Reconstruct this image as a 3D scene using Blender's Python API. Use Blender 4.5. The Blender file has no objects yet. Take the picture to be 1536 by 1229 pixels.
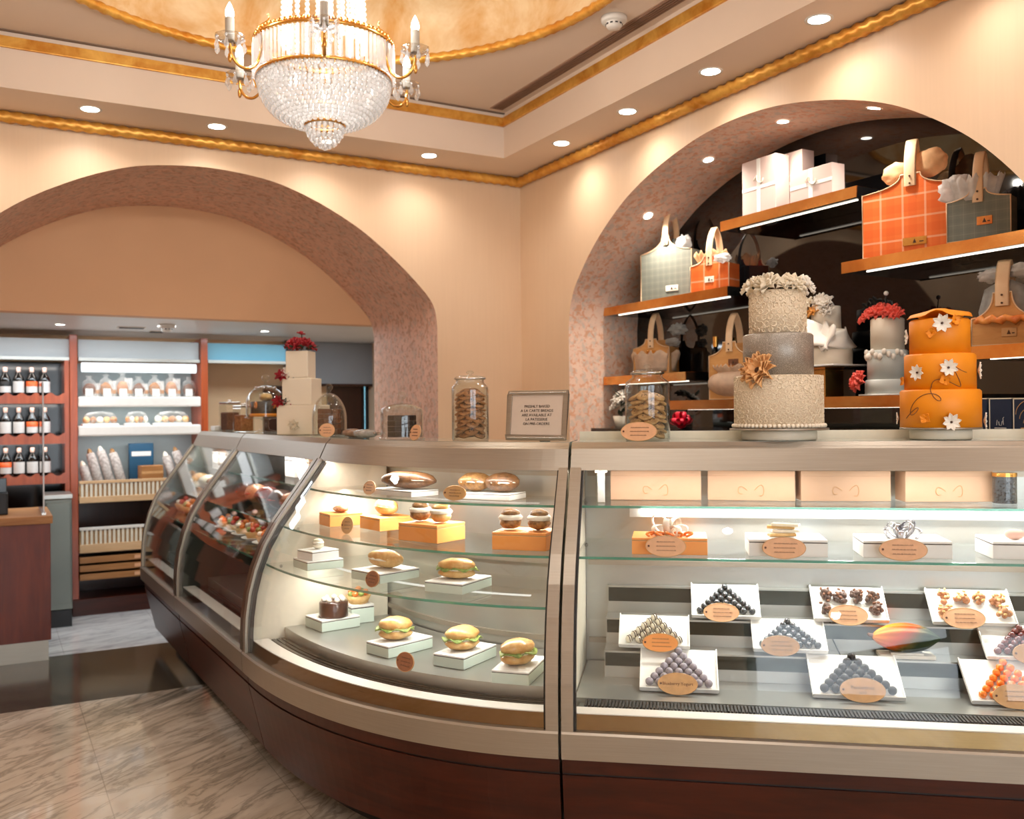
import bpy, bmesh, math, random
from mathutils import Vector, Matrix, Euler
random.seed(7)
SC = bpy.context.scene
COL = SC.collection
PI = math.pi
def V(*a): return Vector(a)
def T(x, y, z): return Matrix.Translation((x, y, z))
def RX(a): return Matrix.Rotation(a, 4, 'X')
def RY(a): return Matrix.Rotation(a, 4, 'Y')
def RZ(a): return Matrix.Rotation(a, 4, 'Z')
def SCL(x, y, z): return Matrix.Diagonal((x, y, z, 1))
D2R = math.radians

# ---------------------------------------------------------------- camera
FPX = 1404.0
YAW, PIT, ROL = D2R(29.09), D2R(0.209), D2R(0.52)
EYE = V(0, 0, 1.45)
FW = V(math.sin(YAW) * math.cos(PIT), math.cos(YAW) * math.cos(PIT), math.sin(PIT))
_r0 = V(math.cos(YAW), -math.sin(YAW), 0)
_u0 = _r0.cross(FW)
RT = _r0 * math.cos(ROL) - _u0 * math.sin(ROL)
UP = _u0 * math.cos(ROL) + _r0 * math.sin(ROL)
cam = bpy.data.cameras.new('camera')
cam.sensor_fit = 'HORIZONTAL'; cam.sensor_width = 36.0
cam.lens = FPX / 1536 * 36
cam.clip_start = 0.05; cam.clip_end = 60
cam.dof.use_dof = True; cam.dof.focus_distance = 3.1; cam.dof.aperture_fstop = 3.2
co = bpy.data.objects.new('camera', cam); COL.objects.link(co)
m3 = Matrix((RT, UP, -FW)).transposed().to_4x4()
co.matrix_world = T(*EYE) @ m3
SC.camera = co

# surveying helpers: where the line of sight through a photo pixel meets a real plane of the room
def _ray(px, py): return FW + RT * ((px - 768) / FPX) + UP * ((614.5 - py) / FPX)
def on_z(px, py, z):
    d = _ray(px, py); return EYE + d * ((z - EYE.z) / d.z)
def on_x(px, py, x):
    d = _ray(px, py); return EYE + d * ((x - EYE.x) / d.x)
def on_y(px, py, y):
    d = _ray(px, py); return EYE + d * ((y - EYE.y) / d.y)
def proj(p):
    v = Vector(p) - EYE; d = v.dot(FW)
    return 768 + FPX * v.dot(RT) / d, 614.5 - FPX * v.dot(UP) / d

# ---------------------------------------------------------------- mesh builder
class MB:
    def __init__(s): s.v = []; s.f = []; s.s = []; s.m = []
    def add(s, vs, fs, M=None, smooth=False, mi=0):
        b = len(s.v)
        for p in vs: s.v.append((M @ Vector(p)) if M is not None else Vector(p))
        for f in fs: s.f.append([b + i for i in f]); s.s.append(smooth); s.m.append(mi)
        return s
    def box(s, c, d, M=None, mi=0):
        x, y, z = c; a, b, e = d[0] / 2, d[1] / 2, d[2] / 2
        vs = [(x + i * a, y + j * b, z + k * e) for k in (-1, 1) for j in (-1, 1) for i in (-1, 1)]
        return s.add(vs, [(0, 2, 3, 1), (4, 5, 7, 6), (0, 1, 5, 4), (2, 6, 7, 3), (0, 4, 6, 2), (1, 3, 7, 5)], M, False, mi)
    def bx(s, x0, x1, y0, y1, z0, z1, M=None, mi=0):
        return s.box(((x0 + x1) / 2, (y0 + y1) / 2, (z0 + z1) / 2), (abs(x1 - x0), abs(y1 - y0), abs(z1 - z0)), M, mi)
    def lathe(s, prof, n=24, M=None, smooth=True, mi=0, rf=None):
        vs = []; fs = []; k = len(prof)
        for i in range(n):
            a = 2 * PI * i / n
            for (r, z) in prof:
                q = r * (rf(a, z) if rf else 1)
                vs.append((q * math.cos(a), q * math.sin(a), z))
        for i in range(n):
            j = (i + 1) % n
            for t in range(k - 1):
                a, b, c, d = i * k + t, j * k + t, j * k + t + 1, i * k + t + 1
                fs.append((a, b, c, d))
        return s.add(vs, fs, M, smooth, mi)
    def cyl(s, c, r, h, n=20, M=None, mi=0, r2=None):
        r2 = r if r2 is None else r2
        x, y, z = c
        vs = [(x + r * math.cos(2 * PI * i / n), y + r * math.sin(2 * PI * i / n), z) for i in range(n)]
        vs += [(x + r2 * math.cos(2 * PI * i / n), y + r2 * math.sin(2 * PI * i / n), z + h) for i in range(n)]
        s.add(vs, [(i, (i + 1) % n, n + (i + 1) % n, n + i) for i in range(n)], M, n > 8, mi)
        return s.add(vs, [tuple(range(n - 1, -1, -1)), tuple(range(n, 2 * n))], M, False, mi)
    def tube(s, pts, r, n=8, M=None, closed=False, mi=0, cap=True, flat=None):
        pts = [Vector(p) for p in pts]; k = len(pts); vs = []; fs = []
        up = None
        for i, p in enumerate(pts):
            if closed: t = pts[(i + 1) % k] - pts[i - 1]
            else: t = pts[min(i + 1, k - 1)] - pts[max(i - 1, 0)]
            t.normalize()
            if up is None:
                up = t.orthogonal() if flat is None else Vector(flat)
            up = (up - t * up.dot(t)).normalized()
            w = t.cross(up)
            q = r[i] if isinstance(r, (list, tuple)) else r
            qa, qb = q if isinstance(q, tuple) else (q, q)
            for j in range(n):
                a = 2 * PI * j / n
                vs.append(p + up * (math.cos(a) * qa) + w * (math.sin(a) * qb))
        for i in range(k if closed else k - 1):
            i2 = (i + 1) % k
            for j in range(n):
                j2 = (j + 1) % n
                fs.append((i * n + j, i * n + j2, i2 * n + j2, i2 * n + j))
        s.add(vs, fs, M, True, mi)
        if cap and not closed:
            s.add(vs[:n], [tuple(range(n - 1, -1, -1))], M, False, mi); s.add(vs[-n:], [tuple(range(n))], M, False, mi)
        return s
    def ball(s, c, r, nu=14, nv=9, M=None, mi=0, fn=None):
        rx, ry, rz = (r, r, r) if not isinstance(r, (tuple, list)) else r
        vs = []; fs = []
        for j in range(1, nv):
            b = PI * j / nv
            for i in range(nu):
                a = 2 * PI * i / nu
                p = (math.sin(b) * math.cos(a), math.sin(b) * math.sin(a), math.cos(b))
                q = fn(*p) if fn else 1
                vs.append((c[0] + rx * p[0] * q, c[1] + ry * p[1] * q, c[2] + rz * p[2] * q))
        q0 = fn(0, 0, 1) if fn else 1; q1 = fn(0, 0, -1) if fn else 1
        vs.append((c[0], c[1], c[2] + rz * q0)); vs.append((c[0], c[1], c[2] - rz * q1))
        t, b_ = len(vs) - 2, len(vs) - 1
        for j in range(nv - 2):
            for i in range(nu):
                i2 = (i + 1) % nu
                fs.append((j * nu + i, (j + 1) * nu + i, (j + 1) * nu + i2, j * nu + i2))
        for i in range(nu):
            i2 = (i + 1) % nu
            fs.append((t, i, i2)); fs.append((b_, (nv - 2) * nu + i2, (nv - 2) * nu + i))
        return s.add(vs, fs, M, True, mi)
    def prism(s, poly, y0, y1, M=None, mi=0):          # polygon in XZ, extruded along Y
        n = len(poly)
        vs = [(x, y0, z) for x, z in poly] + [(x, y1, z) for x, z in poly]
        fs = [tuple(range(n)), tuple(range(2 * n - 1, n - 1, -1))] + [(i, n + i, n + (i + 1) % n, (i + 1) % n) for i in range(n)]
        return s.add(vs, fs, M, False, mi)
    def grid(s, fn, nu, nv, M=None, thick=0, smooth=True, mi=0):   # fn(u,v)->(x,y,z)
        P = [[Vector(fn(i / nu, j / nv)) for i in range(nu + 1)] for j in range(nv + 1)]
        w = nu + 1
        vs = [p for r_ in P for p in r_]
        fs = [(j * w + i, j * w + i + 1, (j + 1) * w + i + 1, (j + 1) * w + i) for j in range(nv) for i in range(nu)]
        if thick:
            N = [Vector((0, 0, 0)) for _ in vs]
            for f in fs:
                nn = (vs[f[1]] - vs[f[0]]).cross(vs[f[3]] - vs[f[0]])
                for i in f: N[i] += nn
            b = len(vs)
            vs = vs + [v - (n.normalized() * thick if n.length > 1e-12 else Vector()) for v, n in zip(vs, N)]
            fs = fs + [tuple(b + i for i in reversed(f)) for f in fs]
            edge = [j * w for j in range(nv + 1)][::-1] + [i for i in range(1, nu + 1)] + [j * w + nu for j in range(1, nv + 1)] + [nv * w + i for i in range(nu - 1, 0, -1)]
            for a, c in zip(edge, edge[1:] + edge[:1]): fs.append((c, a, b + a, b + c))
        return s.add(vs, fs, M, smooth, mi)
    def mesh(s, name, mats, bevel=0, seg=2):
        me = bpy.data.meshes.new(name)
        me.from_pydata([tuple(v) for v in s.v], [], s.f)
        me.polygons.foreach_set('use_smooth', s.s)
        if any(s.m): me.polygons.foreach_set('material_index', s.m)
        for m in (mats if isinstance(mats, (list, tuple)) else [mats]): me.materials.append(m)
        if bevel:
            bm = bmesh.new(); bm.from_mesh(me)
            bmesh.ops.remove_doubles(bm, verts=bm.verts, dist=1e-6)
            ed = [e for e in bm.edges if len(e.link_faces) == 2 and e.calc_face_angle(0) > 0.6]
            bmesh.ops.bevel(bm, geom=ed, offset=bevel, segments=seg, affect='EDGES', profile=0.6, clamp_overlap=True)
            bm.to_mesh(me); bm.free()
        me.update()
        return me
    def build(s, name, mats, parent=None, bevel=0, M=None, seg=2):
        o = bpy.data.objects.new(name, s.mesh(name, mats, bevel, seg))
        COL.objects.link(o)
        if parent is not None: o.parent = parent
        if M is not None: o.matrix_local = M
        return o

def tag(o, label, cat, group=None, kind=None):
    o['label'] = label; o['category'] = cat
    if group: o['group'] = group
    if kind: o['kind'] = kind
    return o
def thing(name, label, cat, loc=(0, 0, 0), rz=0, group=None):
    o = bpy.data.objects.new(name, None); COL.objects.link(o)
    o.empty_display_size = 0.05
    o.location = loc; o.rotation_euler = (0, 0, rz)
    return tag(o, label, cat, group)
def struct(o, label=None):
    o['kind'] = 'structure'
    if label: o['label'] = label
    return o
def dup(o, loc=None, rz=None, label=None, group=None, parent=None, rot=None, scale=None):
    c = o.copy(); COL.objects.link(c)
    if parent is not None: c.parent = parent
    if loc is not None: c.location = loc
    if rot is not None: c.rotation_euler = rot
    elif rz is not None: c.rotation_euler = (0, 0, rz)
    if scale is not None: c.scale = (scale,) * 3 if isinstance(scale, (int, float)) else scale
    if label: c['label'] = label
    if group: c['group'] = group
    for ch in list(o.children): dup(ch, parent=c)
    return c
def text(name, s, size, mat, parent, M, align='CENTER', ext=0.0003, spacing=1.0, line=1.0):
    c = bpy.data.curves.new(name, 'FONT'); c.body = s; c.size = size
    c.align_x = align; c.align_y = 'CENTER'; c.extrude = ext; c.resolution_u = 2; c.space_line = line; c.space_character = spacing
    c.materials.append(mat)
    o = bpy.data.objects.new(name, c); COL.objects.link(o)
    me = bpy.data.meshes.new_from_object(o); bpy.data.objects.remove(o); bpy.data.curves.remove(c)
    o = bpy.data.objects.new(name, me); COL.objects.link(o)
    o.parent = parent; o.matrix_local = M
    return o

# ---------------------------------------------------------------- materials
def lin(c):
    c = c / 255.0
    return c / 12.92 if c <= 0.04045 else ((c + 0.055) / 1.055) ** 2.4
def S(r, g, b): return (lin(r), lin(g), lin(b), 1)
class N:
    """small node helper"""
    def __init__(s, name):
        s.m = bpy.data.materials.new(name); s.m.use_nodes = True
        s.t = s.m.node_tree; s.n = s.t.nodes; s.n.clear()
        s.out = s.n.new('ShaderNodeOutputMaterial')
    def new(s, t, **kw):
        n = s.n.new(t)
        for k, v in kw.items():
            if k.startswith('i_'):
                n.inputs[k[2:].replace('_', ' ')].default_value = v
            else: setattr(n, k, v)
        return n
    def link(s, a, b): s.t.links.new(a, b)
    def coord(s, kind='Object', scale=(1, 1, 1), rot=(0, 0, 0), loc=(0, 0, 0)):
        tc = s.new('ShaderNodeTexCoord'); mp = s.new('ShaderNodeMapping')
        mp.inputs['Scale'].default_value = scale; mp.inputs['Rotation'].default_value = rot; mp.inputs['Location'].default_value = loc
        s.link(tc.outputs[kind], mp.inputs['Vector']); return mp.outputs['Vector']
    def noise(s, vec, scale, detail=3, rough=0.5, dist=0):
        n = s.new('ShaderNodeTexNoise'); n.inputs['Scale'].default_value = scale; n.inputs['Detail'].default_value = detail
        n.inputs['Roughness'].default_value = rough; n.inputs['Distortion'].default_value = dist
        s.link(vec, n.inputs['Vector']); return n.outputs['Fac']
    def ramp(s, fac, stops, interp='LINEAR'):
        r = s.new('ShaderNodeValToRGB'); cr = r.color_ramp; cr.interpolation = interp
        while len(cr.elements) < len(stops): cr.elements.new(0.5)
        for e, (p, c) in zip(cr.elements, stops): e.position = p; e.color = c
        s.link(fac, r.inputs['Fac']); return r.outputs['Color']
    def math(s, op, a, b=None, c=None):
        n = s.new('ShaderNodeMath'); n.operation = op
        for i, x in enumerate((a, b, c)):
            if x is None: continue
            if isinstance(x, (int, float)): n.inputs[i].default_value = x
            else: s.link(x, n.inputs[i])
        return n.outputs[0]
    def mix(s, fac, a, b):
        n = s.new('ShaderNodeMix'); n.data_type = 'RGBA'
        for k, x in ((0, fac), (6, a), (7, b)):
            if isinstance(x, (int, float, tuple)): n.inputs[k].default_value = x
            else: s.link(x, n.inputs[k])
        return n.outputs[2]
    def bump(s, h, strength=0.3, dist=0.01):
        b = s.new('ShaderNodeBump'); b.inputs['Strength'].default_value = strength; b.inputs['Distance'].default_value = dist
        s.link(h, b.inputs['Height']); return b.outputs['Normal']
    def bsdf(s, col, rough=0.5, metal=0.0, normal=None, spec=0.5, **kw):
        p = s.new('ShaderNodeBsdfPrincipled')
        for k, x in (('Base Color', col), ('Roughness', rough), ('Metallic', metal)):
            if isinstance(x, (int, float, tuple)): p.inputs[k].default_value = x
            else: s.link(x, p.inputs[k])
        p.inputs['Specular IOR Level'].default_value = spec
        if normal is not None: s.link(normal, p.inputs['Normal'])
        for k, x in kw.items(): p.inputs[k.replace('_', ' ')].default_value = x
        s.link(p.outputs[0], s.out.inputs['Surface']); s.p = p
        return s.m
def plain(name, col, rough=0.5, metal=0.0, var=0.06, scale=30, bump=0.0, bscale=None, spec=0.5, **kw):
    n = N(name); v = n.coord()
    f = n.noise(v, scale, 3)
    a = tuple(max(0, c * (1 - var)) for c in col[:3]) + (1,); b = tuple(min(1, c * (1 + var)) for c in col[:3]) + (1,)
    c = n.ramp(f, [(0.3, a), (0.7, b)])
    nm = n.bump(n.noise(v, bscale or scale * 3, 4), bump, 0.004) if bump else None
    return n.bsdf(c, rough, metal, nm, spec, **kw)
def glow(name, col, st):
    n = N(name); e = n.new('ShaderNodeEmission'); e.inputs['Color'].default_value = col; e.inputs['Strength'].default_value = st
    n.link(e.outputs[0], n.out.inputs['Surface']); return n.m
def thin_glass(name, tint=(1, 1, 1, 1), rough=0.0, boost=1.0, ior=1.45):
    n = N(name)
    tr = n.new('ShaderNodeBsdfTransparent'); tr.inputs['Color'].default_value = tint
    gl = n.new('ShaderNodeBsdfGlossy'); gl.inputs['Roughness'].default_value = rough
    fr = n.new('ShaderNodeFresnel'); ge = n.new('ShaderNodeNewGeometry')
    n.link(n.math('ADD', ior, n.math('MULTIPLY', ge.outputs['Backfacing'], 1 / ior - ior)), fr.inputs['IOR'])
    f = n.math('MULTIPLY', fr.outputs[0], boost)
    mx = n.new('ShaderNodeMixShader'); n.link(f, mx.inputs[0]); n.link(tr.outputs[0], mx.inputs[1]); n.link(gl.outputs[0], mx.inputs[2])
    n.link(mx.outputs[0], n.out.inputs['Surface']); return n.m
M = {}
def wall_mat(name, a, b):
    n = N(name); v = n.coord('Object', (1, 1, 1))
    big = n.noise(v, 1.3, 3)
    fine = n.noise(n.coord('Object', (90, 90, 3)), 1.0, 2)
    c = n.mix(n.math('MULTIPLY', fine, 0.35), n.ramp(big, [(0.3, a), (0.7, b)]), tuple(x * 0.86 for x in a[:3]) + (1,))
    return n.bsdf(c, 0.42, 0, n.bump(fine, 0.06, 0.002), 0.35)
M['wall'] = wall_mat('cream wallcloth', S(234, 198, 162), S(240, 208, 174))
M['soffit'] = plain('cream ceiling paint', S(238, 214, 192), 0.55, var=0.03, scale=2)
M['tan'] = plain('tan plaster', S(238, 188, 142), 0.6, var=0.06, scale=1.2)
def wallpaper(name, base, spot, leaf, sc=26):
    n = N(name); v = n.coord('Object', (1, 1, 1))
    f1 = n.noise(v, sc, 4, .6, .6); f2 = n.noise(n.coord('Object', (1, 1, 1), (0, 0, 0), (3.1, 1.7, 5.2)), sc * .8, 4, .6, .4)
    c = n.ramp(n.noise(v, 6, 3), [(0.35, base), (0.65, tuple(min(1, x * 1.1) for x in base[:3]) + (1,))])
    c = n.mix(n.ramp(f2, [(.5, (0, 0, 0, 1)), (.6, (.6, .6, .6, 1))]), c, leaf)
    c = n.mix(n.ramp(f1, [(.52, (0, 0, 0, 1)), (.60, (.75, .75, .75, 1))]), c, spot)
    return n.bsdf(c, 0.6, 0, None, 0.25)
M['paper'] = wallpaper('floral wallpaper', S(230, 186, 162), S(200, 144, 114), S(202, 176, 158), 30)
M['paper2'] = wallpaper('floral wallpaper niche', S(246, 208, 184), S(236, 166, 122), S(216, 198, 184), 30)
def gold_mat(name, a, b, rough=0.35, metal=1.0, sc=9):
    n = N(name); v = n.coord()
    f = n.noise(v, sc, 5, 0.65, 0.4)
    return n.bsdf(n.ramp(f, [(0.32, a), (0.68, b)]), rough, metal, n.bump(n.noise(v, sc * 6, 4), 0.12, 0.003))
M['gold'] = gold_mat('gold leaf', S(206, 132, 40), S(246, 190, 92), 0.38, 0.45)
M['golddome'] = gold_mat('gold leaf dome', S(206, 144, 58), S(240, 220, 182), 0.6, 0.2, 2.8)
M['brass'] = gold_mat('polished brass', S(206, 146, 70), S(240, 190, 108), 0.22, 1.0, 6)
M['copper'] = gold_mat('polished copper gold', S(214, 136, 66), S(244, 184, 110), 0.18, 1.0, 4)
def marble(name, base, alt, vein, sc=1.0, rot=0.6, tile=0.62, amt=1.0):
    n = N(name)
    v = n.coord('Object', (sc, sc, sc), (0, 0, rot))
    st = n.new('ShaderNodeMapping'); st.inputs['Scale'].default_value = (0.55, 2.6, 1); n.link(v, st.inputs['Vector'])
    w = n.noise(st.outputs['Vector'], 1.7, 8, 0.62, 0.9)
    d = n.math('ABSOLUTE', n.math('SUBTRACT', w, 0.5))
    thin = n.ramp(d, [(0.0, (1, 1, 1, 1)), (0.05, (0.4, 0.4, 0.4, 1)), (0.11, (0, 0, 0, 1))])
    mask = n.ramp(n.noise(v, 0.9, 3), [(0.42, (0, 0, 0, 1)), (0.62, (1, 1, 1, 1))])
    w2 = n.noise(st.outputs['Vector'], 4.3, 6, 0.6, 0.6)
    d2 = n.ramp(n.math('ABSOLUTE', n.math('SUBTRACT', w2, 0.5)), [(0.0, (0.8, 0.8, 0.8, 1)), (0.05, (0, 0, 0, 1))])
    cloud = n.ramp(n.noise(st.outputs['Vector'], 1.1, 5, 0.55), [(0.3, base), (0.7, alt)])
    c = n.mix(n.math('MULTIPLY', n.math('MULTIPLY', d2, 0.55), amt), cloud, vein)
    c = n.mix(n.math('MULTIPLY', n.math('MULTIPLY', thin, mask), 0.85 * amt), c, vein)
    if tile:
        b = n.new('ShaderNodeTexBrick'); b.offset = 0; b.inputs['Scale'].default_value = 1.0
        b.inputs['Brick Width'].default_value = tile; b.inputs['Row Height'].default_value = tile
        b.inputs['Mortar Size'].default_value = 0.0022
        b.inputs['Color1'].default_value = b.inputs['Color2'].default_value = (0, 0, 0, 1); b.inputs['Mortar'].default_value = (1, 1, 1, 1)
        n.link(n.coord('Object', (1, 1, 1), (0, 0, 0), (0.24, 0.43, 0)), b.inputs['Vector'])
        c = n.mix(n.math('MULTIPLY', b.outputs['Fac'], 0.5), c, tuple(x * 0.4 for x in base[:3]) + (1,))
    return n.bsdf(c, 0.07 if tile else .14, 0, None, 0.5 if tile else .3)
M['marble'] = marble('white veined marble', S(190, 172, 150), S(210, 196, 178), S(62, 58, 48), 1.0, D2R(-38))
M['marble_back'] = marble('white marble far', S(206, 204, 202), S(226, 224, 222), S(120, 120, 124), 1.0, D2R(-20), 0.62, 0.8)
M['marble_black'] = marble('black marble', S(44, 41, 35), S(66, 61, 52), S(110, 98, 78), 1.2, D2R(20), 0, 0.5)
def wood(name, a, b, rough=0.3, sc=(1.2, 1.2, 14), coat=0.4):
    n = N(name); v = n.coord('Object', sc)
    f = n.noise(v, 3.0, 6, 0.6, 0.8)
    g = n.noise(n.coord('Object', (2, 2, 2)), 1.1, 3)
    c = n.ramp(n.math('ADD', n.math('MULTIPLY', f, 0.7), n.math('MULTIPLY', g, 0.3)), [(0.3, a), (0.7, b)])
    return n.bsdf(c, rough, 0, n.bump(f, 0.05, 0.002), 0.3, Coat_Weight=coat, Coat_Roughness=0.12)
M['mahogany'] = wood('mahogany veneer', S(44, 17, 8), S(80, 32, 16), 0.36, (1.0, 1.0, 9), .05)
M['mahogany_v'] = wood('mahogany post', S(142, 56, 22), S(192, 88, 42), 0.35, (12, 12, 1))
M['mahogany_d'] = wood('dark mahogany', S(40, 16, 9), S(62, 26, 14), 0.35, (10, 10, 1))
M['wood_tray'] = wood('bread tray wood', S(150, 98, 54), S(188, 134, 82), 0.5, (1.2, 1.2, 14), 0.1)
M['wood_pale'] = wood('pale basket wood', S(206, 164, 118), S(228, 190, 146), 0.5, (2, 2, 12), 0.1)
def brushed(name, col, rough=0.3, sc=(3, 3, 160), metal=1.0):
    n = N(name); f = n.noise(n.coord('Object', sc), 2, 3)
    c = n.ramp(f, [(0.3, tuple(x * 0.9 for x in col[:3]) + (1,)), (0.7, col)])
    return n.bsdf(c, n.math('ADD', n.math('MULTIPLY', f, 0.1), rough - 0.05), metal, n.bump(f, 0.02, 0.001))
M['alu'] = brushed('champagne anodised aluminium', S(166, 156, 142), 0.36, (3, 3, 160), .75)
M['alu_d'] = brushed('bronze toned aluminium', S(150, 136, 118), 0.3)
M['steel'] = brushed('brushed stainless steel', S(206, 204, 198), 0.24)
M['steel_l'] = plain('bright steel', S(180, 180, 174), 0.32, .85, .06, 3)
M['chrome'] = plain('polished steel', S(220, 220, 216), 0.1, 1.0, 0.02)
M['glass'] = thin_glass('clear curved glass', (0.985, 0.99, 0.988, 1), 0.0, 1.0, 1.42)
M['glass_shelf'] = thin_glass('shelf glass', (0.965, 0.985, 0.976, 1), 0.02, 0.8, 1.4)
M['glass_edge'] = plain('green glass edge', S(70, 150, 128), 0.12, 0, 0.15, 20, Transmission_Weight=0.3)
M['glass_jar'] = thin_glass('jar glass', (0.96, 0.975, 0.965, 1), 0.0, 1.6, 1.45)
M['glass_top'] = plain('pale glass counter top', S(176, 180, 166), 0.06, 0, 0.05, 4)
M['crystal'] = thin_glass('cut crystal', (0.93, 0.93, 0.94, 1), 0.04, 3.2, 1.5)
def crystal_strand(name='crystal beads', k=.36, g=1.7):
    n = N(name); v = n.coord()
    f = n.noise(v, 160, 2)
    tr = n.new('ShaderNodeBsdfTransparent'); tr.inputs['Color'].default_value = (0.92, 0.92, 0.93, 1)
    gl = n.new('ShaderNodeBsdfGlossy'); gl.inputs['Roughness'].default_value = 0.08; gl.inputs['Color'].default_value = (1, 0.99, 0.97, 1)
    tl = n.new('ShaderNodeBsdfTranslucent'); tl.inputs['Color'].default_value = (0.98, 0.98, 0.98, 1)
    fr = n.new('ShaderNodeFresnel'); ge = n.new('ShaderNodeNewGeometry')
    n.link(n.math('ADD', 1.7, n.math('MULTIPLY', ge.outputs['Backfacing'], 1 / 1.7 - 1.7)), fr.inputs['IOR'])
    m1 = n.new('ShaderNodeMixShader'); m1.inputs[0].default_value = k; n.link(tr.outputs[0], m1.inputs[1]); n.link(tl.outputs[0], m1.inputs[2])
    mx = n.new('ShaderNodeMixShader'); n.link(n.math('MULTIPLY', fr.outputs[0], g), mx.inputs[0]); n.link(m1.outputs[0], mx.inputs[1]); n.link(gl.outputs[0], mx.inputs[2])
    n.link(mx.outputs[0], n.out.inputs['Surface']); return n.m
M['beads'] = crystal_strand()
M['beads_w'] = crystal_strand('milky crystal beads', .5, .8)
M['prism'] = crystal_strand('crystal prisms', .34, 1.2)
M['black'] = plain('black lacquer', S(14, 14, 15), 0.12, 0, 0.1, 6)
M['black_glass'] = plain('black mirror glass', S(10, 10, 11), 0.03, 0, 0.05, 6, spec=0.8)
M['black_m'] = plain('matt black plastic', S(20, 20, 22), 0.5)
M['white'] = plain('white card', S(240, 238, 232), 0.5, 0, 0.02)
M['cream'] = plain('cream enamelled panel', S(236, 226, 204), 0.45, 0, 0.03)
M['cardboard'] = plain('pale pink kraft box', S(204, 166, 136), 0.55, 0, 0.04, 8)
M['orange_box'] = plain('orange card', S(252, 164, 84), 0.5, 0, 0.05, 6)
M['peach'] = plain('peach card tag', S(226, 172, 130), 0.5, 0, 0.06, 60)
M['tag_tan'] = plain('tan wooden tag', S(206, 158, 104), 0.5, 0, 0.1, 40)
M['tag_brown'] = plain('brown wooden tag', S(150, 92, 60), 0.5, 0, 0.15, 60)
M['ink'] = plain('brown ink', S(96, 52, 30), 0.6)
M['ink_d'] = plain('dark ink', S(52, 42, 36), 0.6)
M['led'] = glow('led strip', (1, 0.95, 0.88, 1), 6.0)
M['led_head'] = glow('head lamp strip', (1, 0.95, 0.88, 1), 1.6)
M['led_w'] = glow('warm led strip', (1, 0.88, 0.72, 1), 3.0)
M['bronze'] = brushed('bronze sill', S(132, 106, 70), 0.3)
M['down'] = glow('downlight lens', (1, 0.94, 0.84, 1), 22.0)
M['bulb'] = glow('candle bulb glow', (1, 0.95, 0.88, 1), 12.0)
M['plaster_w'] = plain('white fitting plastic', S(236, 228, 218), 0.45, 0, 0.02)
M['rubber'] = plain('dark seam', S(22, 18, 15), 0.6)
# ================================================================ room shell
XR, YB, YR = 2.985, 5.231, 6.319          # right wall, back wall front, back wall rear
XL, YF = -1.75, -2.6                       # left wall, front wall (behind the camera)
ZS, ZU = 2.953, 3.215                      # soffit, coffer ceiling
NB = 0.5                                   # niche depth
def arch_wall(name, mat, u0, u1, z1, uc, prof, M_, depth=0.12, profR=None):
    """wall face in local (u, z) at y=0 with an arched opening; prof = half profile (du, z) from crown to sill; wall body behind"""
    pts = [(uc - d, z) for d, z in reversed(prof)] + [(uc + d, z) for d, z in (profR or prof)[1:]]
    mb = MB()
    L, R = pts[0][0], pts[-1][0]
    zb = pts[0][1]
    if profR:      # the low recess that takes the end of the long case
        R = uc + prof[-1][0]
    def q(a, b, c, d):
        mb.add([(a[0], 0, a[1]), (b[0], 0, b[1]), (c[0], 0, c[1]), (d[0], 0, d[1])], [(0, 1, 2, 3)], M_)
    q((u0, 0), (L, 0), (L, z1), (u0, z1))
    if profR: R2 = pts[-1][0]; q((R, 1.36), (R2, 1.36), (R2, z1), (R, z1)); q((R2, 0), (u1, 0), (u1, z1), (R2, z1)); q((R, 0), (R2, 0), (R2, zb), (R, zb))
    else: q((R, 0), (u1, 0), (u1, z1), (R, z1))
    for a, b in zip(pts, pts[1:]):
        if abs(b[0] - a[0]) < 1e-6 or b[0] > R + 1e-6: continue
        q(a, b, (b[0], z1), (a[0], z1))
    if zb > 0.01: q((L, 0), (R, 0), (R, zb), (L, zb))
    # outer rim, so that the wall has its thickness
    for a, b in (((u0, 0), (u0, z1)), ((u0, z1), (u1, z1)), ((u1, z1), (u1, 0))):
        mb.add([(a[0], 0, a[1]), (b[0], 0, b[1]), (b[0], depth, b[1]), (a[0], depth, a[1])], [(0, 1, 2, 3)], M_)
    return struct(mb.build(name, mat)), pts
def reveal(name, mat, pts, y0, y1, M_):
    mb = MB(); n = len(pts)
    vs = [(p[0], y0, p[1]) for p in pts] + [(p[0], y1, p[1]) for p in pts]
    mb.add(vs, [(i, i + 1, n + i + 1, n + i) for i in range(n - 1)], M_, True)
    return struct(mb.build(name, mat))
def smooth_prof(p, k=5):
    out = []
    for i in range(len(p) - 1):
        a = p[max(i - 1, 0)]; b = p[i]; c = p[i + 1]; d = p[min(i + 2, len(p) - 1)]
        if i == 0: a = (-c[0], c[1])
        for t in range(k):
            t /= k
            out.append(tuple(0.5 * (2 * b[j] + (c[j] - a[j]) * t + (2 * a[j] - 5 * b[j] + 4 * c[j] - d[j]) * t * t + (3 * b[j] - a[j] - 3 * c[j] + d[j]) * t ** 3) for j in (0, 1)))
    out.append(p[-1]); return out
A1 = smooth_prof([(0, 2.797), (.3, 2.772), (.5, 2.718), (.7, 2.632), (.9, 2.518), (1.1, 2.362), (1.28, 2.19), (1.345, 2.09), (1.362, 1.97)]) + [(1.362, 0.0)]
wb, P1 = arch_wall('wall_back', M['wall'], XL, XR, 3.25, 1.03, A1, T(0, YB, 0))
reveal('trim_1', M['paper'], P1, 0, YR - YB, T(0, YB, 0))['label'] = 'floral wallpaper lining of the big arch'
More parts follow.
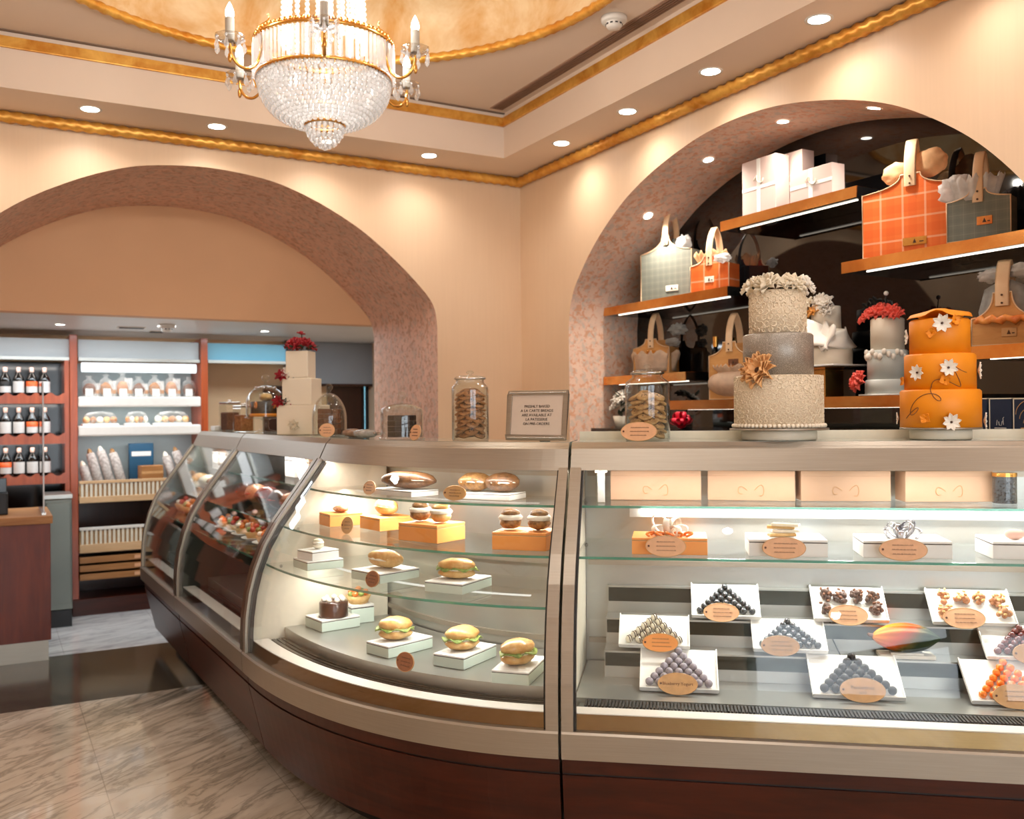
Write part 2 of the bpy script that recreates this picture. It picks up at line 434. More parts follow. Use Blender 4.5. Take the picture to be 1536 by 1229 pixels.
A2 = smooth_prof([(0, 2.788), (.25, 2.772), (.5, 2.722), (.7, 2.662), (.88, 2.585), (1.07, 2.467), (1.22, 2.345), (1.36, 2.19), (1.415, 2.08), (1.437, 1.95)]) + [(1.437, 0.5)]
MR = T(XR, 3.23, 0) @ RZ(-PI / 2)          # local u -> -Y, local y -> +X
wr, P2 = arch_wall('wall_right', M['wall'], -(YR + 2.0 - 3.23), 3.23 - YF, 3.25, 0.0, A2, MR, 0.6, A2[:-1] + [(1.437, 1.36), (2.1, 1.36), (2.1, .5)])
reveal('trim_2', M['paper2'], P2, 0, NB, MR)['label'] = 'floral wallpaper lining of the display niche'
nb = MB(); nb.add([(p[0], NB, p[1]) for p in P2], [tuple(range(len(P2)))], MR)
nb.add([(P2[0][0], 0, .5), (P2[-1][0], 0, .5), (P2[-1][0], NB, .5), (P2[0][0], NB, .5)], [(0, 1, 2, 3)], MR)
struct(nb.build('wall_niche', M['black_glass']), 'black mirror glass at the back of the niche')
# floor: pale marble, black threshold band under the arch, pale marble beyond
f = MB(); f.bx(XL, 3.6, YF, YB, -0.06, 0); struct(f.build('floor', M['marble']))
f = MB(); f.bx(XL, 3.6, YB, YR, -0.06, 0); struct(f.build('floor_threshold', M['marble_black']), 'black marble threshold band under the arch')
f = MB(); f.bx(XL, 3.6, YR, 9.2, -0.06, 0); struct(f.build('floor_beyond', M['marble_back']), 'pale marble floor beyond the arch')
# left wall and an unseen shop front, its windows added for cool fill light
w = MB(); w.bx(XL - .15, XL, YF, YB, 0, 3.25); struct(w.build('wall_left', M['wall']))
w = MB()
w.bx(XL, XR, YF - .15, YF, 0, 0.25); w.bx(XL, XR, YF - .15, YF, 2.75, 3.25)
w.bx(XL, XL + .4, YF - .15, YF, .25, 2.75); w.bx(XR - .5, XR, YF - .15, YF, .25, 2.75); w.bx(.5, .7, YF - .15, YF, .25, 2.75)
struct(w.build('wall_front', M['wall']))
for i, (a, b) in enumerate(((XL + .4, .5), (.7, XR - .5))):  # unseen shop windows, added to let cool fill light into the room
    g = MB(); g.bx(a, b, YF - .09, YF - .08, .25, 2.75); go = struct(g.build('window_%d' % (i + 1), M['glass']))
    g = MB()
    for x in (a, b - .05): g.bx(x, x + .05, YF - .12, YF - .05, .25, 2.75)
    for z in (.25, 2.70, 2.1): g.bx(a, b, YF - .12, YF - .05, z, z + .05)
    g.build('window_frame', M['mahogany_d'], go)
# ceiling: low soffit ring, fascia up to the coffer, coffer ceiling with a round hole, gold dome
CX, CY, DR = 1.076, 3.325, 1.222
UX0, UX1, UY0, UY1 = -0.52, 2.651, 1.80, 4.835
c = MB()
c.bx(XL, UX0, YF, YB, ZS, ZS + .02); c.bx(UX1, XR, YF, YB, ZS, ZS + .02)
c.bx(UX0, UX1, YF, UY0, ZS, ZS + .02); c.bx(UX0, UX1, UY1, YB, ZS, ZS + .02)
struct(c.build('ceiling', M['soffit']))
c = MB()
t = .02
c.bx(UX0 - t, UX0, UY0 - t, UY1 + t, ZS + .02, ZU + .06); c.bx(UX1, UX1 + t, UY0 - t, UY1 + t, ZS + .02, ZU + .06)
c.bx(UX0, UX1, UY0 - t, UY0, ZS + .02, ZU + .06); c.bx(UX0, UX1, UY1, UY1 + t, ZS + .02, ZU + .06)
struct(c.build('ceiling_fascia', M['soffit']))
c = MB(); n = 128
angs = sorted([2 * PI * i / n for i in range(n)] + [math.atan2(y - CY, x - CX) % (2 * PI) for x in (UX0, UX1) for y in (UY0, UY1)])
inn = [(CX + DR * math.cos(a), CY + DR * math.sin(a)) for a in angs]; out = []
for a in angs:
    dx, dy = math.cos(a), math.sin(a)
    k = min(((UX1 if dx > 0 else UX0) - CX) / dx if abs(dx) > 1e-9 else 9, ((UY1 if dy > 0 else UY0) - CY) / dy if abs(dy) > 1e-9 else 9)
    out.append((CX + k * dx, CY + k * dy))
m_ = len(angs)
c.add([(x, y, ZU) for x, y in inn] + [(x, y, ZU) for x, y in out], [((i + 1) % m_, i, m_ + i, m_ + (i + 1) % m_) for i in range(m_)])
c.add([(x, y, ZU + .04) for x, y in inn] + [(x, y, ZU + .04) for x, y in out], [(i, (i + 1) % m_, m_ + (i + 1) % m_, m_ + i) for i in range(m_)])
struct(c.build('ceiling_coffer', M['soffit']))
d = MB()
prof = [(DR, 0)] + [(DR * math.cos(a), 0.06 + 0.5 * math.sin(a)) for a in [PI / 2 * i / 14 for i in range(15)]]
prof[-1] = (0.001, 0.56)
d.lathe(prof, 64, T(CX, CY, ZU))
struct(d.build('ceiling_dome', M['golddome']), 'gold leaf dome over the chandelier')
# mouldings: twisted gold rope round the dome and the wall heads, gold band on the fascia
def rope(name, pts, closed, r, pitch, lobes=3):
    mb = MB(); P = [Vector(p) for p in pts]; L = 0; vs = []; fs = []; n = 9; k = len(P)
    for i, p in enumerate(P):
        if i: L += (P[i] - P[i - 1]).length
        t = (P[(i + 1) % k] - P[i - 1]) if closed else (P[min(i + 1, k - 1)] - P[max(i - 1, 0)])
        t.normalize(); u = V(0, 0, 1); w_ = t.cross(u).normalized()
        for j in range(n):
            a = 2 * PI * j / n
            q = r * (1 + 0.16 * math.cos(lobes * a - 2 * PI * L / pitch))
            vs.append(p + u * (math.cos(a) * q) + w_ * (math.sin(a) * q))
    for i in range(k if closed else k - 1):
        for j in range(n):
            i2, j2 = (i + 1) % k, (j + 1) % n
            fs.append((i * n + j, i * n + j2, i2 * n + j2, i2 * n + j))
    mb.add(vs, fs, None, True); return struct(mb.build(name, M['gold']))
def seg(a, b, step):
    a, b = Vector(a), Vector(b); n = max(2, int((b - a).length / step)); return [a.lerp(b, i / n) for i in range(n + 1)]
rope('trim_3', [(CX + (DR + .004) * math.cos(2 * PI * i / 720), CY + (DR + .004) * math.sin(2 * PI * i / 720), ZU - .005) for i in range(720)], True, .021, .06)['label'] = 'gold rope rim of the dome'
rb = .028
rope('trim_4', seg((XL, YB - rb, ZS - rb), (XR, YB - rb, ZS - rb), .012), False, rb, .06)['label'] = 'gold rope cornice on the arch wall'
rope('trim_5', seg((XR - rb, YB, ZS - rb), (XR - rb, .3, ZS - rb), .012), False, rb, .06)['label'] = 'gold rope cornice on the niche wall'
for nm, a, b in ():
    b_ = MB()
    if nm == 'trim_6': b_.bx(XL, XR, YB - .012, YB, ZS - .075, ZS - .045)
    else: b_.bx(XR - .012, XR, .2, YB - .012, ZS - .075, ZS - .045)
    struct(b_.build(nm, M['gold'], bevel=.003))
b_ = MB(); g = .014
for (x0, x1, y0, y1) in ((UX1 - g, UX1, UY0, UY1), (UX0, UX0 + g, UY0, UY1), (UX0, UX1, UY1 - g, UY1), (UX0, UX1, UY0, UY0 + g)):
    b_.bx(x0, x1, y0, y1, 3.135, ZU - .028)
struct(b_.build('trim_8', M['gold'], bevel=.003))['label'] = 'gold band at the top of the coffer fascia'
b_ = MB()  # brown strip with the groove's shade put into its colour
b_.bx(UX0, UX1, UY1 - .016, UY1, ZU - .006, ZU)
struct(b_.build('trim_9', plain('painted shadow gap', S(120, 96, 76), .7)))['label'] = 'dark painted shadow gap round the coffer'
# air slot and smoke detector in the coffer
av = thing('air_vent', 'long brown slotted air vent along the coffer edge above the niche wall', 'air vent', (2.565, 0, ZU))
b_ = MB(); b_.bx(-.036, .036, UY0 + .05, UY1 - .06, -.004, 0)
b_.build('vent_frame', plain('bronze vent', S(178, 142, 118), 0.5), av)
b_ = MB()
for k in range(5): b_.bx(-.03 + k * .0145, -.024 + k * .0145, UY0 + .07, UY1 - .08, -.010, -.004)
b_.build('slat', plain('dark vent slats', S(138, 104, 84), 0.5), av)
def detector(p, r, label):
    d_ = thing('smoke_detector', label, 'smoke detector', p)
    b_ = MB(); b_.lathe([(0.001, 0), (r, 0), (r, -.018), (r * .93, -.024), (.001, -.024)], 28); b_.build('base', M['plaster_w'], d_)
    b_ = MB(); b_.lathe([(r * .62, -.024), (r * .62, -.04), (r * .5, -.05), (.001, -.052)], 24); b_.build('sensor_cap', M['plaster_w'], d_)
    b_ = MB()
    for k in range(10): b_.box((r * .62, 0, -.034), (.004, .012, .006), RZ(2 * PI * k / 10))
    b_.build('sensor_slot', M['black_m'], d_)
p = on_z(921, 26, ZU); detector((p.x, p.y, ZU), .058, 'round white smoke detector on the ceiling beside the brown air vent')
# ---------------------------------------------------------------- recessed downlights
def spot(p, energy, size=D2R(150), blend=1.0, col=(1, .94, .89), rad=.03, aim=None):
    l = bpy.data.lights.new('lamp', 'SPOT'); l.energy = energy; l.spot_size = size; l.spot_blend = blend; l.color = col; l.shadow_soft_size = rad
    o = bpy.data.objects.new('lamp', l); COL.objects.link(o); o.location = p
    if aim is not None: o.rotation_euler = Vector(aim).to_track_quat('-Z', 'Y').to_euler()
    return o
def point(p, energy, col=(1, .86, .7), rad=.05):
    l = bpy.data.lights.new('lamp', 'POINT'); l.energy = energy; l.color = col; l.shadow_soft_size = rad
    o = bpy.data.objects.new('lamp', l); COL.objects.link(o); o.location = p; return o
def area(p, aim, sx, sy, energy, col=(1, 1, 1)):
    l = bpy.data.lights.new('lamp', 'AREA'); l.shape = 'RECTANGLE'; l.size = sx; l.size_y = sy; l.energy = energy; l.color = col
    o = bpy.data.objects.new('lamp', l); COL.objects.link(o); o.location = p
    o.rotation_euler = Vector(aim).to_track_quat('-Z', 'Y').to_euler(); return o
_dl = thing('recessed_downlight', 'x', 'downlight', (0, 0, 50))
b_ = MB(); b_.lathe([(.040, -.001), (.052, -.004), (.054, 0.0)], 28); b_.build('trim_ring', M['plaster_w'], _dl)
b_ = MB(); b_.lathe([(.001, -.003), (.041, -.002)], 28); b_.build('lens', M['down'], _dl)
_dl_used = [False]
def downlight(p, label, group=None, rot=None, s=1.0):
    if not _dl_used[0]:
        _dl_used[0] = True; o = _dl
    else: o = dup(_dl)
    o.location = p; o.scale = (s, s, s); o.rotation_euler = rot or (0, 0, 0)
    o['label'] = label
    if 'group' in o: del o['group']
    if group: o['group'] = group
    return o
E_W = 12.5
names_b = {3: 'downlight over the left haunch of the arch, farthest from the corner', 4: 'downlight above the crown of the big arch', 5: 'downlight behind the chandelier on the arch wall soffit', 6: 'downlight nearest the room corner on the arch wall soffit'}
for k in range(0, 7):
    x = 2.237 - .602 * (6 - k); y = 4.985
    if k in names_b: downlight((x, y, ZS), names_b[k], 'downlights along the arch wall')
    if x > XL: spot((x, y, ZS - .012), E_W)
names_r = ['downlight nearest the room corner on the niche wall soffit', 'second downlight from the room corner on the niche wall soffit', 'third downlight from the room corner on the niche wall soffit', 'downlight above the niche crown, nearest the viewer on that soffit']
for k in range(0, 10):
    y = 4.419 - .62 * k; x = 2.79
    if k < 4: downlight((x, y, ZS), names_r[k], 'downlights along the niche wall')
    if y > YF + .2: spot((x, y, ZS - .012), E_W * (1 if k < 4 else .75))
for k in range(0, 5):  # unseen spots without fixtures, added as general fill
    spot((-.3 + .62 * k, 1.5, ZS - .012), E_W * 1.35); spot((-.3 + .75 * k, -1.2, ZS - .012), E_W * .9)
for y in (4.2, 3.2, 2.2, 1.2, .2, -.8): spot((-1.1, y, ZS - .012), E_W)  # more fixtureless spots out of view, added as fill
# small downlights set into the niche arch
for px, py, lab in ((972, 345, 'small downlight low in the niche arch lining behind the grey bag handle'), (1063, 252, 'small downlight in the niche arch lining, left of the crown'), (1175, 190, 'small downlight in the niche arch lining above the gift boxes'), (1311, 169, 'small downlight in the niche arch lining above the tall orange bag')):
    best = None
    for i in range(len(P2) - 1):
        a, b = P2[i], P2[i + 1]
        for k in range(8):
            t_ = k / 8; u = a[0] + (b[0] - a[0]) * t_; z = a[1] + (b[1] - a[1]) * t_
            if z < 1.9: continue
            q = MR @ V(u, .22, z); e = proj(q); dd = abs(e[0] - px)
            if best is None or dd < best[0]: best = (dd, q, b[0] - a[0], b[1] - a[1])
    _, q, du, dz = best
    nrm = V(0, du / 1, 0) * 0 + (MR.to_3x3() @ V(dz, 0, -du)).normalized()
    if nrm.z > 0: nrm = -nrm
    rot = (-nrm).to_track_quat('Z', 'Y').to_euler()
    downlight(q + nrm * .002, lab, 'downlights in the niche arch', rot, .62)
    spot(q + nrm * .012, 38 if px < 1100 else 22, D2R(140), 1, (1, .90, .80), .02, nrm + V(.0, 0, -.8))
# ================================================================ chandelier
def chandelier():
    ch = thing('chandelier', 'crystal chandelier with candle arms hanging from the gold dome', 'chandelier', (CX, CY, 2.43))
    z0 = 2.43
    def zz(z): return z - z0
    R_ = .247
    faceA = math.atan2(-CY, -CX)
    b = MB(); b.cyl((0, 0, zz(2.80)), .012, .93, 12); b.lathe([(.001, zz(3.73)), (.06, zz(3.71)), (.05, zz(3.69)), (.012, zz(3.66))], 20)
    b.build('stem', M['brass'], ch)
    # rings
    def ring(z, r, rr, parent=ch, nm='ring'):
        b = MB(); b.tube([(r * math.cos(2 * PI * i / 64), r * math.sin(2 * PI * i / 64), zz(z)) for i in range(64)], rr, 8, closed=True)
        return b.build(nm, M['brass'], parent)
    r1 = ring(2.795, R_, .008); r2 = ring(2.672, R_ - .006, .007)
    b = MB()
    for i in range(72):
        a = 2 * PI * i / 72; b.ball((R_ * math.cos(a), R_ * math.sin(a), zz(2.806)), .0085, 8, 6)
    b.build('beading', M['brass'], r1)
    b = MB()
    for i in range(96):
        a = 2 * PI * i / 96; b.ball(((R_ - .004) * math.cos(a), (R_ - .004) * math.sin(a), zz(2.664)), .006, 6, 5)
    b.build('beading', M['beads'], r2)
    # skirt of vertical crystal prisms (one band), three-sided bars
    b = MB()
    for i in range(84):
        a = 2 * PI * i / 84
        b.cyl((0, 0, 0), .0072, .108, 3, RZ(a) @ T(R_ + .004, 0, zz(2.678)) @ RZ(.3), r2=.0068)
    b.build('prism_skirt', M['prism'], ch)
    # basket bowl: rows of beads on a curved frame
    b = MB(); prof = []
    rows = 14
    for i in range(rows):
        ph = D2R(88) * i / (rows - 1)
        r, z = .076 + .159 * math.cos(ph), 2.664 - .147 * math.sin(ph)
        prof.append((r, z))
    for i, (r, z) in enumerate(prof):
        n_ = max(16, int(2 * PI * r / .0218))
        for k in range(n_):
            a = 2 * PI * (k + .5 * (i % 2)) / n_
            b.ball((r * math.cos(a), r * math.sin(a), zz(z)), (.0108, .0108, .0112), 7, 5)
    b.build('bead_basket', M['beads'], ch)
    b = MB(); b.lathe([(r * .965, zz(z) + .004) for r, z in prof] + [(.001, zz(prof[-1][1]) + .004)], 48)
    b.build('basket_liner', thin_glass('frosted liner', (0.9, 0.9, 0.9, 1), .25, 2.0), ch)
    # bottom cluster
    ring(2.512, .07, .006, nm='lower_ring')
    b = MB()
    for lv, (r, z, n_) in enumerate(((.068, 2.495, 20), (.06, 2.478, 18), (.05, 2.462, 16), (.036, 2.447, 12), (.018, 2.436, 7), (.001, 2.428, 1))):
        for k in range(n_):
            a = 2 * PI * (k + .5 * (lv % 2)) / n_
            b.ball((r * math.cos(a), r * math.sin(a), zz(z)), (.009, .009, .0115), 7, 5)
    b.build('bead_cluster', M['beads'], ch)
    # strands rising to the crown
    for k in range(22):
        a = 2 * PI * k / 22
        b = MB()
        for i in range(34):
            t = i / 33; z = 2.80 + t * .62; r = .150 - .055 * t + .012 * math.sin(t * PI)
            b.ball((r * math.cos(a), r * math.sin(a), zz(z)), .0095, 6, 5)
        b.build('bead_strand', M['beads_w'], ch)
    ring(3.43, .096, .008, nm='crown_ring')
    # candle arms
    for k in range(6):
        a = faceA + 2 * PI * k / 6; A = RZ(a)
        pts = [(R_ - .01, 0, zz(2.775)), (R_ + .003, 0, zz(2.72)), (R_ + .022, 0, zz(2.672)), (R_ + .055, 0, zz(2.648)), (R_ + .09, 0, zz(2.655)), (R_ + .113, 0, zz(2.685)), (R_ + .118, 0, zz(2.72))]
        P = []
        for i in range(len(pts) - 1):
            p0, p1, p2, p3 = (Vector(pts[max(0, min(len(pts) - 1, i + q))]) for q in (-1, 0, 1, 2))
            for t in (0, .25, .5, .75): P.append(.5 * (2 * p1 + (p2 - p0) * t + (2 * p0 - 5 * p1 + 4 * p2 - p3) * t * t + (3 * p1 - p0 - 3 * p2 + p3) * t ** 3))
        P.append(Vector(pts[-1]))
        b = MB(); b.tube(P, .0055, 8, A)
        sc = [(R_ - .008 + .02 * math.sin(t * 5.5), 0, zz(2.775 + .085 * t)) for t in [i / 12 for i in range(13)]]
        b.tube(sc, .0028, 6, A)
        b.ball((R_ + .118, 0, zz(2.672)), (.008, .008, .018), 8, 6, A)
        ex = R_ + .118
        arm = b.build('candle_arm', M['brass'], ch)
        b = MB(); b.lathe([(.008, zz(2.722)), (.03, zz(2.722)), (.046, zz(2.733)), (.05, zz(2.745)), (.047, zz(2.745)), (.03, zz(2.728)), (.008, zz(2.728))], 24, A @ T(ex, 0, 0), rf=lambda a_, z_: 1 + .05 * math.cos(8 * a_))
        b.build('drip_pan', M['crystal'], arm)
        b = MB(); b.cyl((ex, 0, zz(2.728)), .0155, .078, 16, A); b.build('candle_sleeve', plain('candle card', S(216, 210, 198), .5) if k == 0 else bpy.data.materials['candle card'], arm)
        b = MB(); b.lathe([(.001, 0), (.0125, .003), (.0155, .014), (.013, .03), (.007, .045), (.001, .056)], 16, A @ T(ex, 0, zz(2.806)))
        b.build('bulb', M['bulb'], arm)
        for q in range(7):
            b = MB(); qa = 2 * PI * q / 7
            qx, qy = ex + .047 * math.cos(qa), .047 * math.sin(qa)
            b.ball((qx, qy, zz(2.733)), .006, 6, 5, A)
            b.lathe([(.001, -.048), (.008, -.04), (.0092, -.031), (.004, -.014), (.001, -.008)], 7, A @ T(qx, qy, zz(2.735)), smooth=False)
            b.build('crystal_drop', M['beads'], arm)
    for k in range(6):
        a = faceA + 2 * PI * k / 6
        p_ = V(CX + .365 * math.cos(a), CY + .365 * math.sin(a), 2.90); point(p_, 5.0, (1, .95, .87), .02)
    point((CX, CY, 2.60), 1.6, (1, .94, .86), .06)  # lamp without a bulb, added to brighten the bead bowl
    point((CX, CY, 3.02), 9, (1, .96, .89), .05)  # lamp without a bulb, added among the strands to brighten the dome
    return ch
chandelier()
# ================================================================ display cases
TOP = 1.35
def _line(a, b):
    a, b = V(*a, 0), V(*b, 0); t = (b - a).normalized(); n = V(-t.y, t.x, 0)
    return lambda s: (a.lerp(b, s), t, n)
_t4 = V(.779, -.627, 0).normalized()
def _bez(s):
    P = [V(.887, 3.82, 0), V(.887, 3.27, 0), V(1.472, 2.378, 0) - _t4 * .552, V(1.472, 2.378, 0)]
    q = 1 - s
    p = P[0] * q ** 3 + P[1] * 3 * q * q * s + P[2] * 3 * q * s * s + P[3] * s ** 3
    t = ((P[1] - P[0]) * q * q + (P[2] - P[1]) * 2 * q * s + (P[3] - P[2]) * s * s).normalized()
    return p, t, V(-t.y, t.x, 0)
_c4b = V(1.472, 2.378, 0) + _t4 * 1.70
GAP = .006
PATH = {1: _line((.832, 6.33), (.852, 5.2 + GAP)), 2: _line((.853, 5.2 - GAP), (.887, 3.82 + GAP)), 3: _bez, 4: _line((1.472 + .779 * GAP * 1.5, 2.378 - .627 * GAP * 1.5), (_c4b.x, _c4b.y))}
LEN = {1: 1.13, 2: 1.37, 3: 1.57, 4: 1.69}
NSEG = {1: 1, 2: 1, 3: 28, 4: 1}
def pos(c, s, u, z=0):
    p, t, n = PATH[c](s); q = p + n * u; q.z = z; return q
def rz_at(c, s):
    t = PATH[c](s)[1]; return math.atan2(t.y, t.x)
def s_of_px(c, px, u, z):
    return min((abs(proj(pos(c, i / 400, u, z))[0] - px), i / 400) for i in range(401))[1]
def s_near(c, p):
    return min(((pos(c, i / 300, 0).xy - Vector(p).xy).length if False else abs((Vector((p[0], p[1], 0)) - pos(c, i / 300, 0)).dot(PATH[c](i / 300)[1])), i / 300) for i in range(301))[1]
GP = [(0, .50), (0, .57), (.004, .643), (.017, .736), (.041, .828), (.077, .92), (.126, 1.004), (.183, 1.081), (.241, 1.158), (.316, 1.262)]
GP = [(u, z) for u, z in GP]
def glass_u(z):
    for (u0, z0), (u1, z1) in zip(GP, GP[1:]):
        if z0 <= z <= z1: return u0 + (u1 - u0) * (z - z0) / (z1 - z0)
    return GP[-1][0]
def offs(prof, d):
    out = []
    for i, (u, z) in enumerate(prof):
        a = prof[max(0, i - 1)]; b = prof[min(len(prof) - 1, i + 1)]
        du, dz = b[0] - a[0], b[1] - a[1]; L = math.hypot(du, dz); out.append((u + d * dz / L, z - d * du / L))
    return out
REAR = .645
def sweep(c, poly, s0, s1, smooth=False, mb=None, n=None):
    """closed (u, z) outline swept along the case from s0 to s1"""
    mb = mb or MB(); k = len(poly); n = n or NSEG[c]; vs = []; fs = []
    if c == 3: n = max(1, int(round(n * (s1 - s0)))) if n == NSEG[3] else n
    for i in range(n + 1):
        s = s0 + (s1 - s0) * i / n
        for u, z in poly: vs.append(pos(c, s, u, z))
    for i in range(n):
        for j in range(k):
            j2 = (j + 1) % k
            fs.append((i * k + j2, i * k + j, (i + 1) * k + j, (i + 1) * k + j2))
    mb.add(vs, fs, None, False)
    mb.add(vs[:k], [tuple(range(k))], None, False); mb.add(vs[-k:], [tuple(range(k - 1, -1, -1))], None, False)
    return mb
def strip(c, line, d, s0, s1, mb=None):
    return sweep(c, line + offs(line, d)[::-1], s0, s1, mb=mb)
def rect(u0, u1, z0, z1): return [(u0, z0), (u1, z0), (u1, z1), (u0, z1)]
CASE_LABEL = {1: 'farthest curved glass pastry case, standing under the big arch', 2: 'second glass pastry case, crowded with pastries, left of the rounded corner case',
              3: 'rounded corner glass case holding orange boxes and sandwiches', 4: 'long straight glass case with trays of chocolates at the right'}
CASE = {}
M['steel_dk'] = plain('dark steel lining', S(104, 106, 98), .3, .7, .06, 4)
shelf_z = {1: [1.147, .998, .851], 2: [1.147, .998, .851], 3: [1.147, .998, .851], 4: [1.147, .998]}
DECK = .585
def ps(c, m): return m / LEN[c]          # metres along the case -> s
for c in (1, 2, 3, 4):
    r = thing('display_case', CASE_LABEL[c], 'display case', (0, 0, 0), 0, 'run of glass pastry cases'); CASE[c] = r
    sweep(c, rect(.20, REAR - .04, 0, .10), 0, 1).build('toe_kick', M['rubber'], r)
    sweep(c, [(.075, .10), (.012, .365), (.05, .365), (.11, .10)], 0, 1).build('base_panel', M['mahogany'], r)
    sweep(c, [(.013, .372), (.008, .418), (.05, .418), (.05, .372)], 0, 1).build('base_rail', M['mahogany'], r)
    sweep(c, [(.02, .365), (.02, .372), (.05, .372), (.05, .365)], 0, 1).build('shadow_groove', M['rubber'], r)
    sweep(c, [(-.012, .420), (-.016, .496), (-.010, .502), (.014, .502), (.05, .42)], 0, 1).build('ledge', M['alu'], r)
    # inner sill, gutter grille and steel deck
    sweep(c, [(.014, .47), (.014, .503), (.022, .546), (.085, .546), (.085, .47)], ps(c, .03), 1 - ps(c, .03)).build('inner_sill', M['bronze'], r)
    sweep(c, rect(.024, .085, .5462, .549), ps(c, .03), 1 - ps(c, .03)).build('sill_strip', M['plaster_w'], r)
    g = sweep(c, rect(.085, .155, .47, .541), ps(c, .04), 1 - ps(c, .04)).build('gutter', plain('gutter grey', S(96, 98, 90), .4) if c == 1 else bpy.data.materials['gutter grey'], r)
    if c == 4:
        b = MB()
        for i in range(150):
            s = ps(c, .06) + (1 - ps(c, .12)) * i / 150
            sweep(c, rect(.09, .15, .541, .553), s, s + .0036, mb=b)
        b.build('grille_bars', M['rubber'], r)
    else:
        b = MB()
        for q in range(3): sweep(c, rect(.092 + q * .02, .106 + q * .02, .541, .548), ps(c, .05), 1 - ps(c, .05), mb=b)
        b.build('grille_bars', M['black'], r)
    sweep(c, rect(.155, REAR - .04, .47, .555 if c == 4 else DECK), ps(c, .025), 1 - ps(c, .025)).build('deck', M['steel_l'], r)
    # rear wall
    sweep(c, rect(REAR - .03, REAR, .0, TOP - .02), 0, 1).build('rear_panel', M['steel_l'] if c > 2 else M['steel_dk'], r)
    b = MB()
    for z in (.62, .90, 1.22): sweep(c, rect(REAR - .042, REAR - .03, z, z + .018), ps(c, .03), 1 - ps(c, .03), mb=b)
    b.build('rear_rail', M['alu'], r)
    # cheeks (end panels) and the bright pillars that carry the curved glass
    ch = offs(GP, .012)[1:] + [(.36, 1.30), (REAR - .04, 1.30), (REAR - .04, .5), (.02, .5)]
    for e0, e1 in ((ps(c, .004), ps(c, .02)), (1 - ps(c, .02), 1 - ps(c, .004))):
        sweep(c, ch, e0, e1, n=1).build('end_panel', M['cream'] if c > 2 else M['steel_dk'], r)
    # little shelf pins on the end panels
    pl = GP
    for e0, e1 in ((0, ps(c, .036)), (1 - ps(c, .036), 1))[:1 if c == 4 else 2]:
        strip(c, offs(pl, -.010), .034, e0, e1).build('pillar', M['alu_d' if c < 3 else 'alu'], r)
    for e0, e1 in ((ps(c, .036), ps(c, .043)), (1 - ps(c, .043), 1 - ps(c, .036)))[:1 if c == 4 else 2]:
        strip(c, offs(pl, .002), .02, e0, e1).build('seal', M['rubber'], r)
    strip(c, pl, .006, ps(c, .040), 1 - (0 if c == 4 else ps(c, .040))).build('curved_glass', M['glass'], r)
    # head rail: fascia, bevel, and the glass counter top
    sweep(c, [(.312, 1.258), (.345, 1.328), (.352, 1.335), (.366, 1.335), (.366, 1.258)], 0, 1).build('head_rail', M['alu'], r)
    sweep(c, [(.352, 1.3355), (.366, TOP - .001), (.385, TOP - .001), (.385, 1.3355)], 0, 1).build('head_bevel', M['alu'], r)
    sweep(c, rect(.385, REAR, 1.31, TOP), 0.0, 1.0).build('counter_top', M['glass_top'], r)
    b = MB(); sweep(c, rect(.366, REAR - .04, 1.290, 1.308), ps(c, .03), 1 - ps(c, .03), mb=b); b.build('top_lining', M['cream'], r)
    # lamp under the head rail
    sweep(c, rect(.368, .384, 1.274, 1.288), ps(c, .10), 1 - ps(c, .10)).build('tube_lamp', M['led_head'], r)
    for z in shelf_z[c]:
        u0 = glass_u(z) + .03
        sh = sweep(c, rect(u0 + .002, REAR - .06, z - .008, z), ps(c, .028), 1 - ps(c, .028)).build('glass_shelf', M['glass_shelf'], r)
        sweep(c, rect(u0 - .001, u0 + .002, z - .008, z), ps(c, .028), 1 - ps(c, .028)).build('polished_edge', M['glass_edge'], sh)
        for e in (ps(c, .03), 1 - ps(c, .03)):
            for uu in (u0 + .06, REAR - .12): b = MB(); b.ball(pos(c, e, uu, z - .016), .007, 8, 6); b.build('shelf_pin', M['rubber'], sh)
# stepped chocolate display and rear lamp inside the straight case
c = 4; r = CASE[4]
ST = [(.395, .555, .645), (.49, .645, .735), (.585, .735, .830)]
for u, za, zb in ST:
    e0, e1 = ps(c, .10), 1 - ps(c, .06)
    ue = u + .095 if u < .55 else REAR - .032
    st = sweep(c, rect(u, ue - .001, .5555, zb), e0, e1).build('display_step', M['steel_l'], r)
    b = MB(); sweep(c, rect(u - .003, u, za + .040, zb - .006), e0 + .002, e1 - .002, mb=b); b.build('riser_mirror', plain('grey mirror riser', S(60, 66, 60), .12, .6) if u == .395 else bpy.data.materials['grey mirror riser'], st)
sweep(c, rect(REAR - .075, REAR - .055, 1.085, 1.105), ps(c, .22), 1 - ps(c, .05)).build('tube_lamp', M['led'], r)
sweep(c, rect(REAR - .055, REAR - .031, 1.075, 1.115), ps(c, .18), 1 - ps(c, .04)).build('lamp_housing', M['white'], r)
b = MB()
sweep(c, rect(REAR - .016, REAR, TOP, TOP + .030), 0, 1, mb=b); b.build('rear_upstand', M['cream'], r)
# soft light of the case lamps
for c, segs in ((1, 1), (2, 1), (3, 3), (4, 2)):
    for k in range(segs):
        s = (k + .5) / segs; t = PATH[c](s)[1]
        l = area(pos(c, s, .352, 1.257), (0, 0, -1), LEN[c] / segs * .85, .012, {1: 4, 2: 5, 3: 1.2, 4: 2.0}[c], (1, .95, .88))
        l.rotation_euler = (0, 0, math.atan2(t.y, t.x))

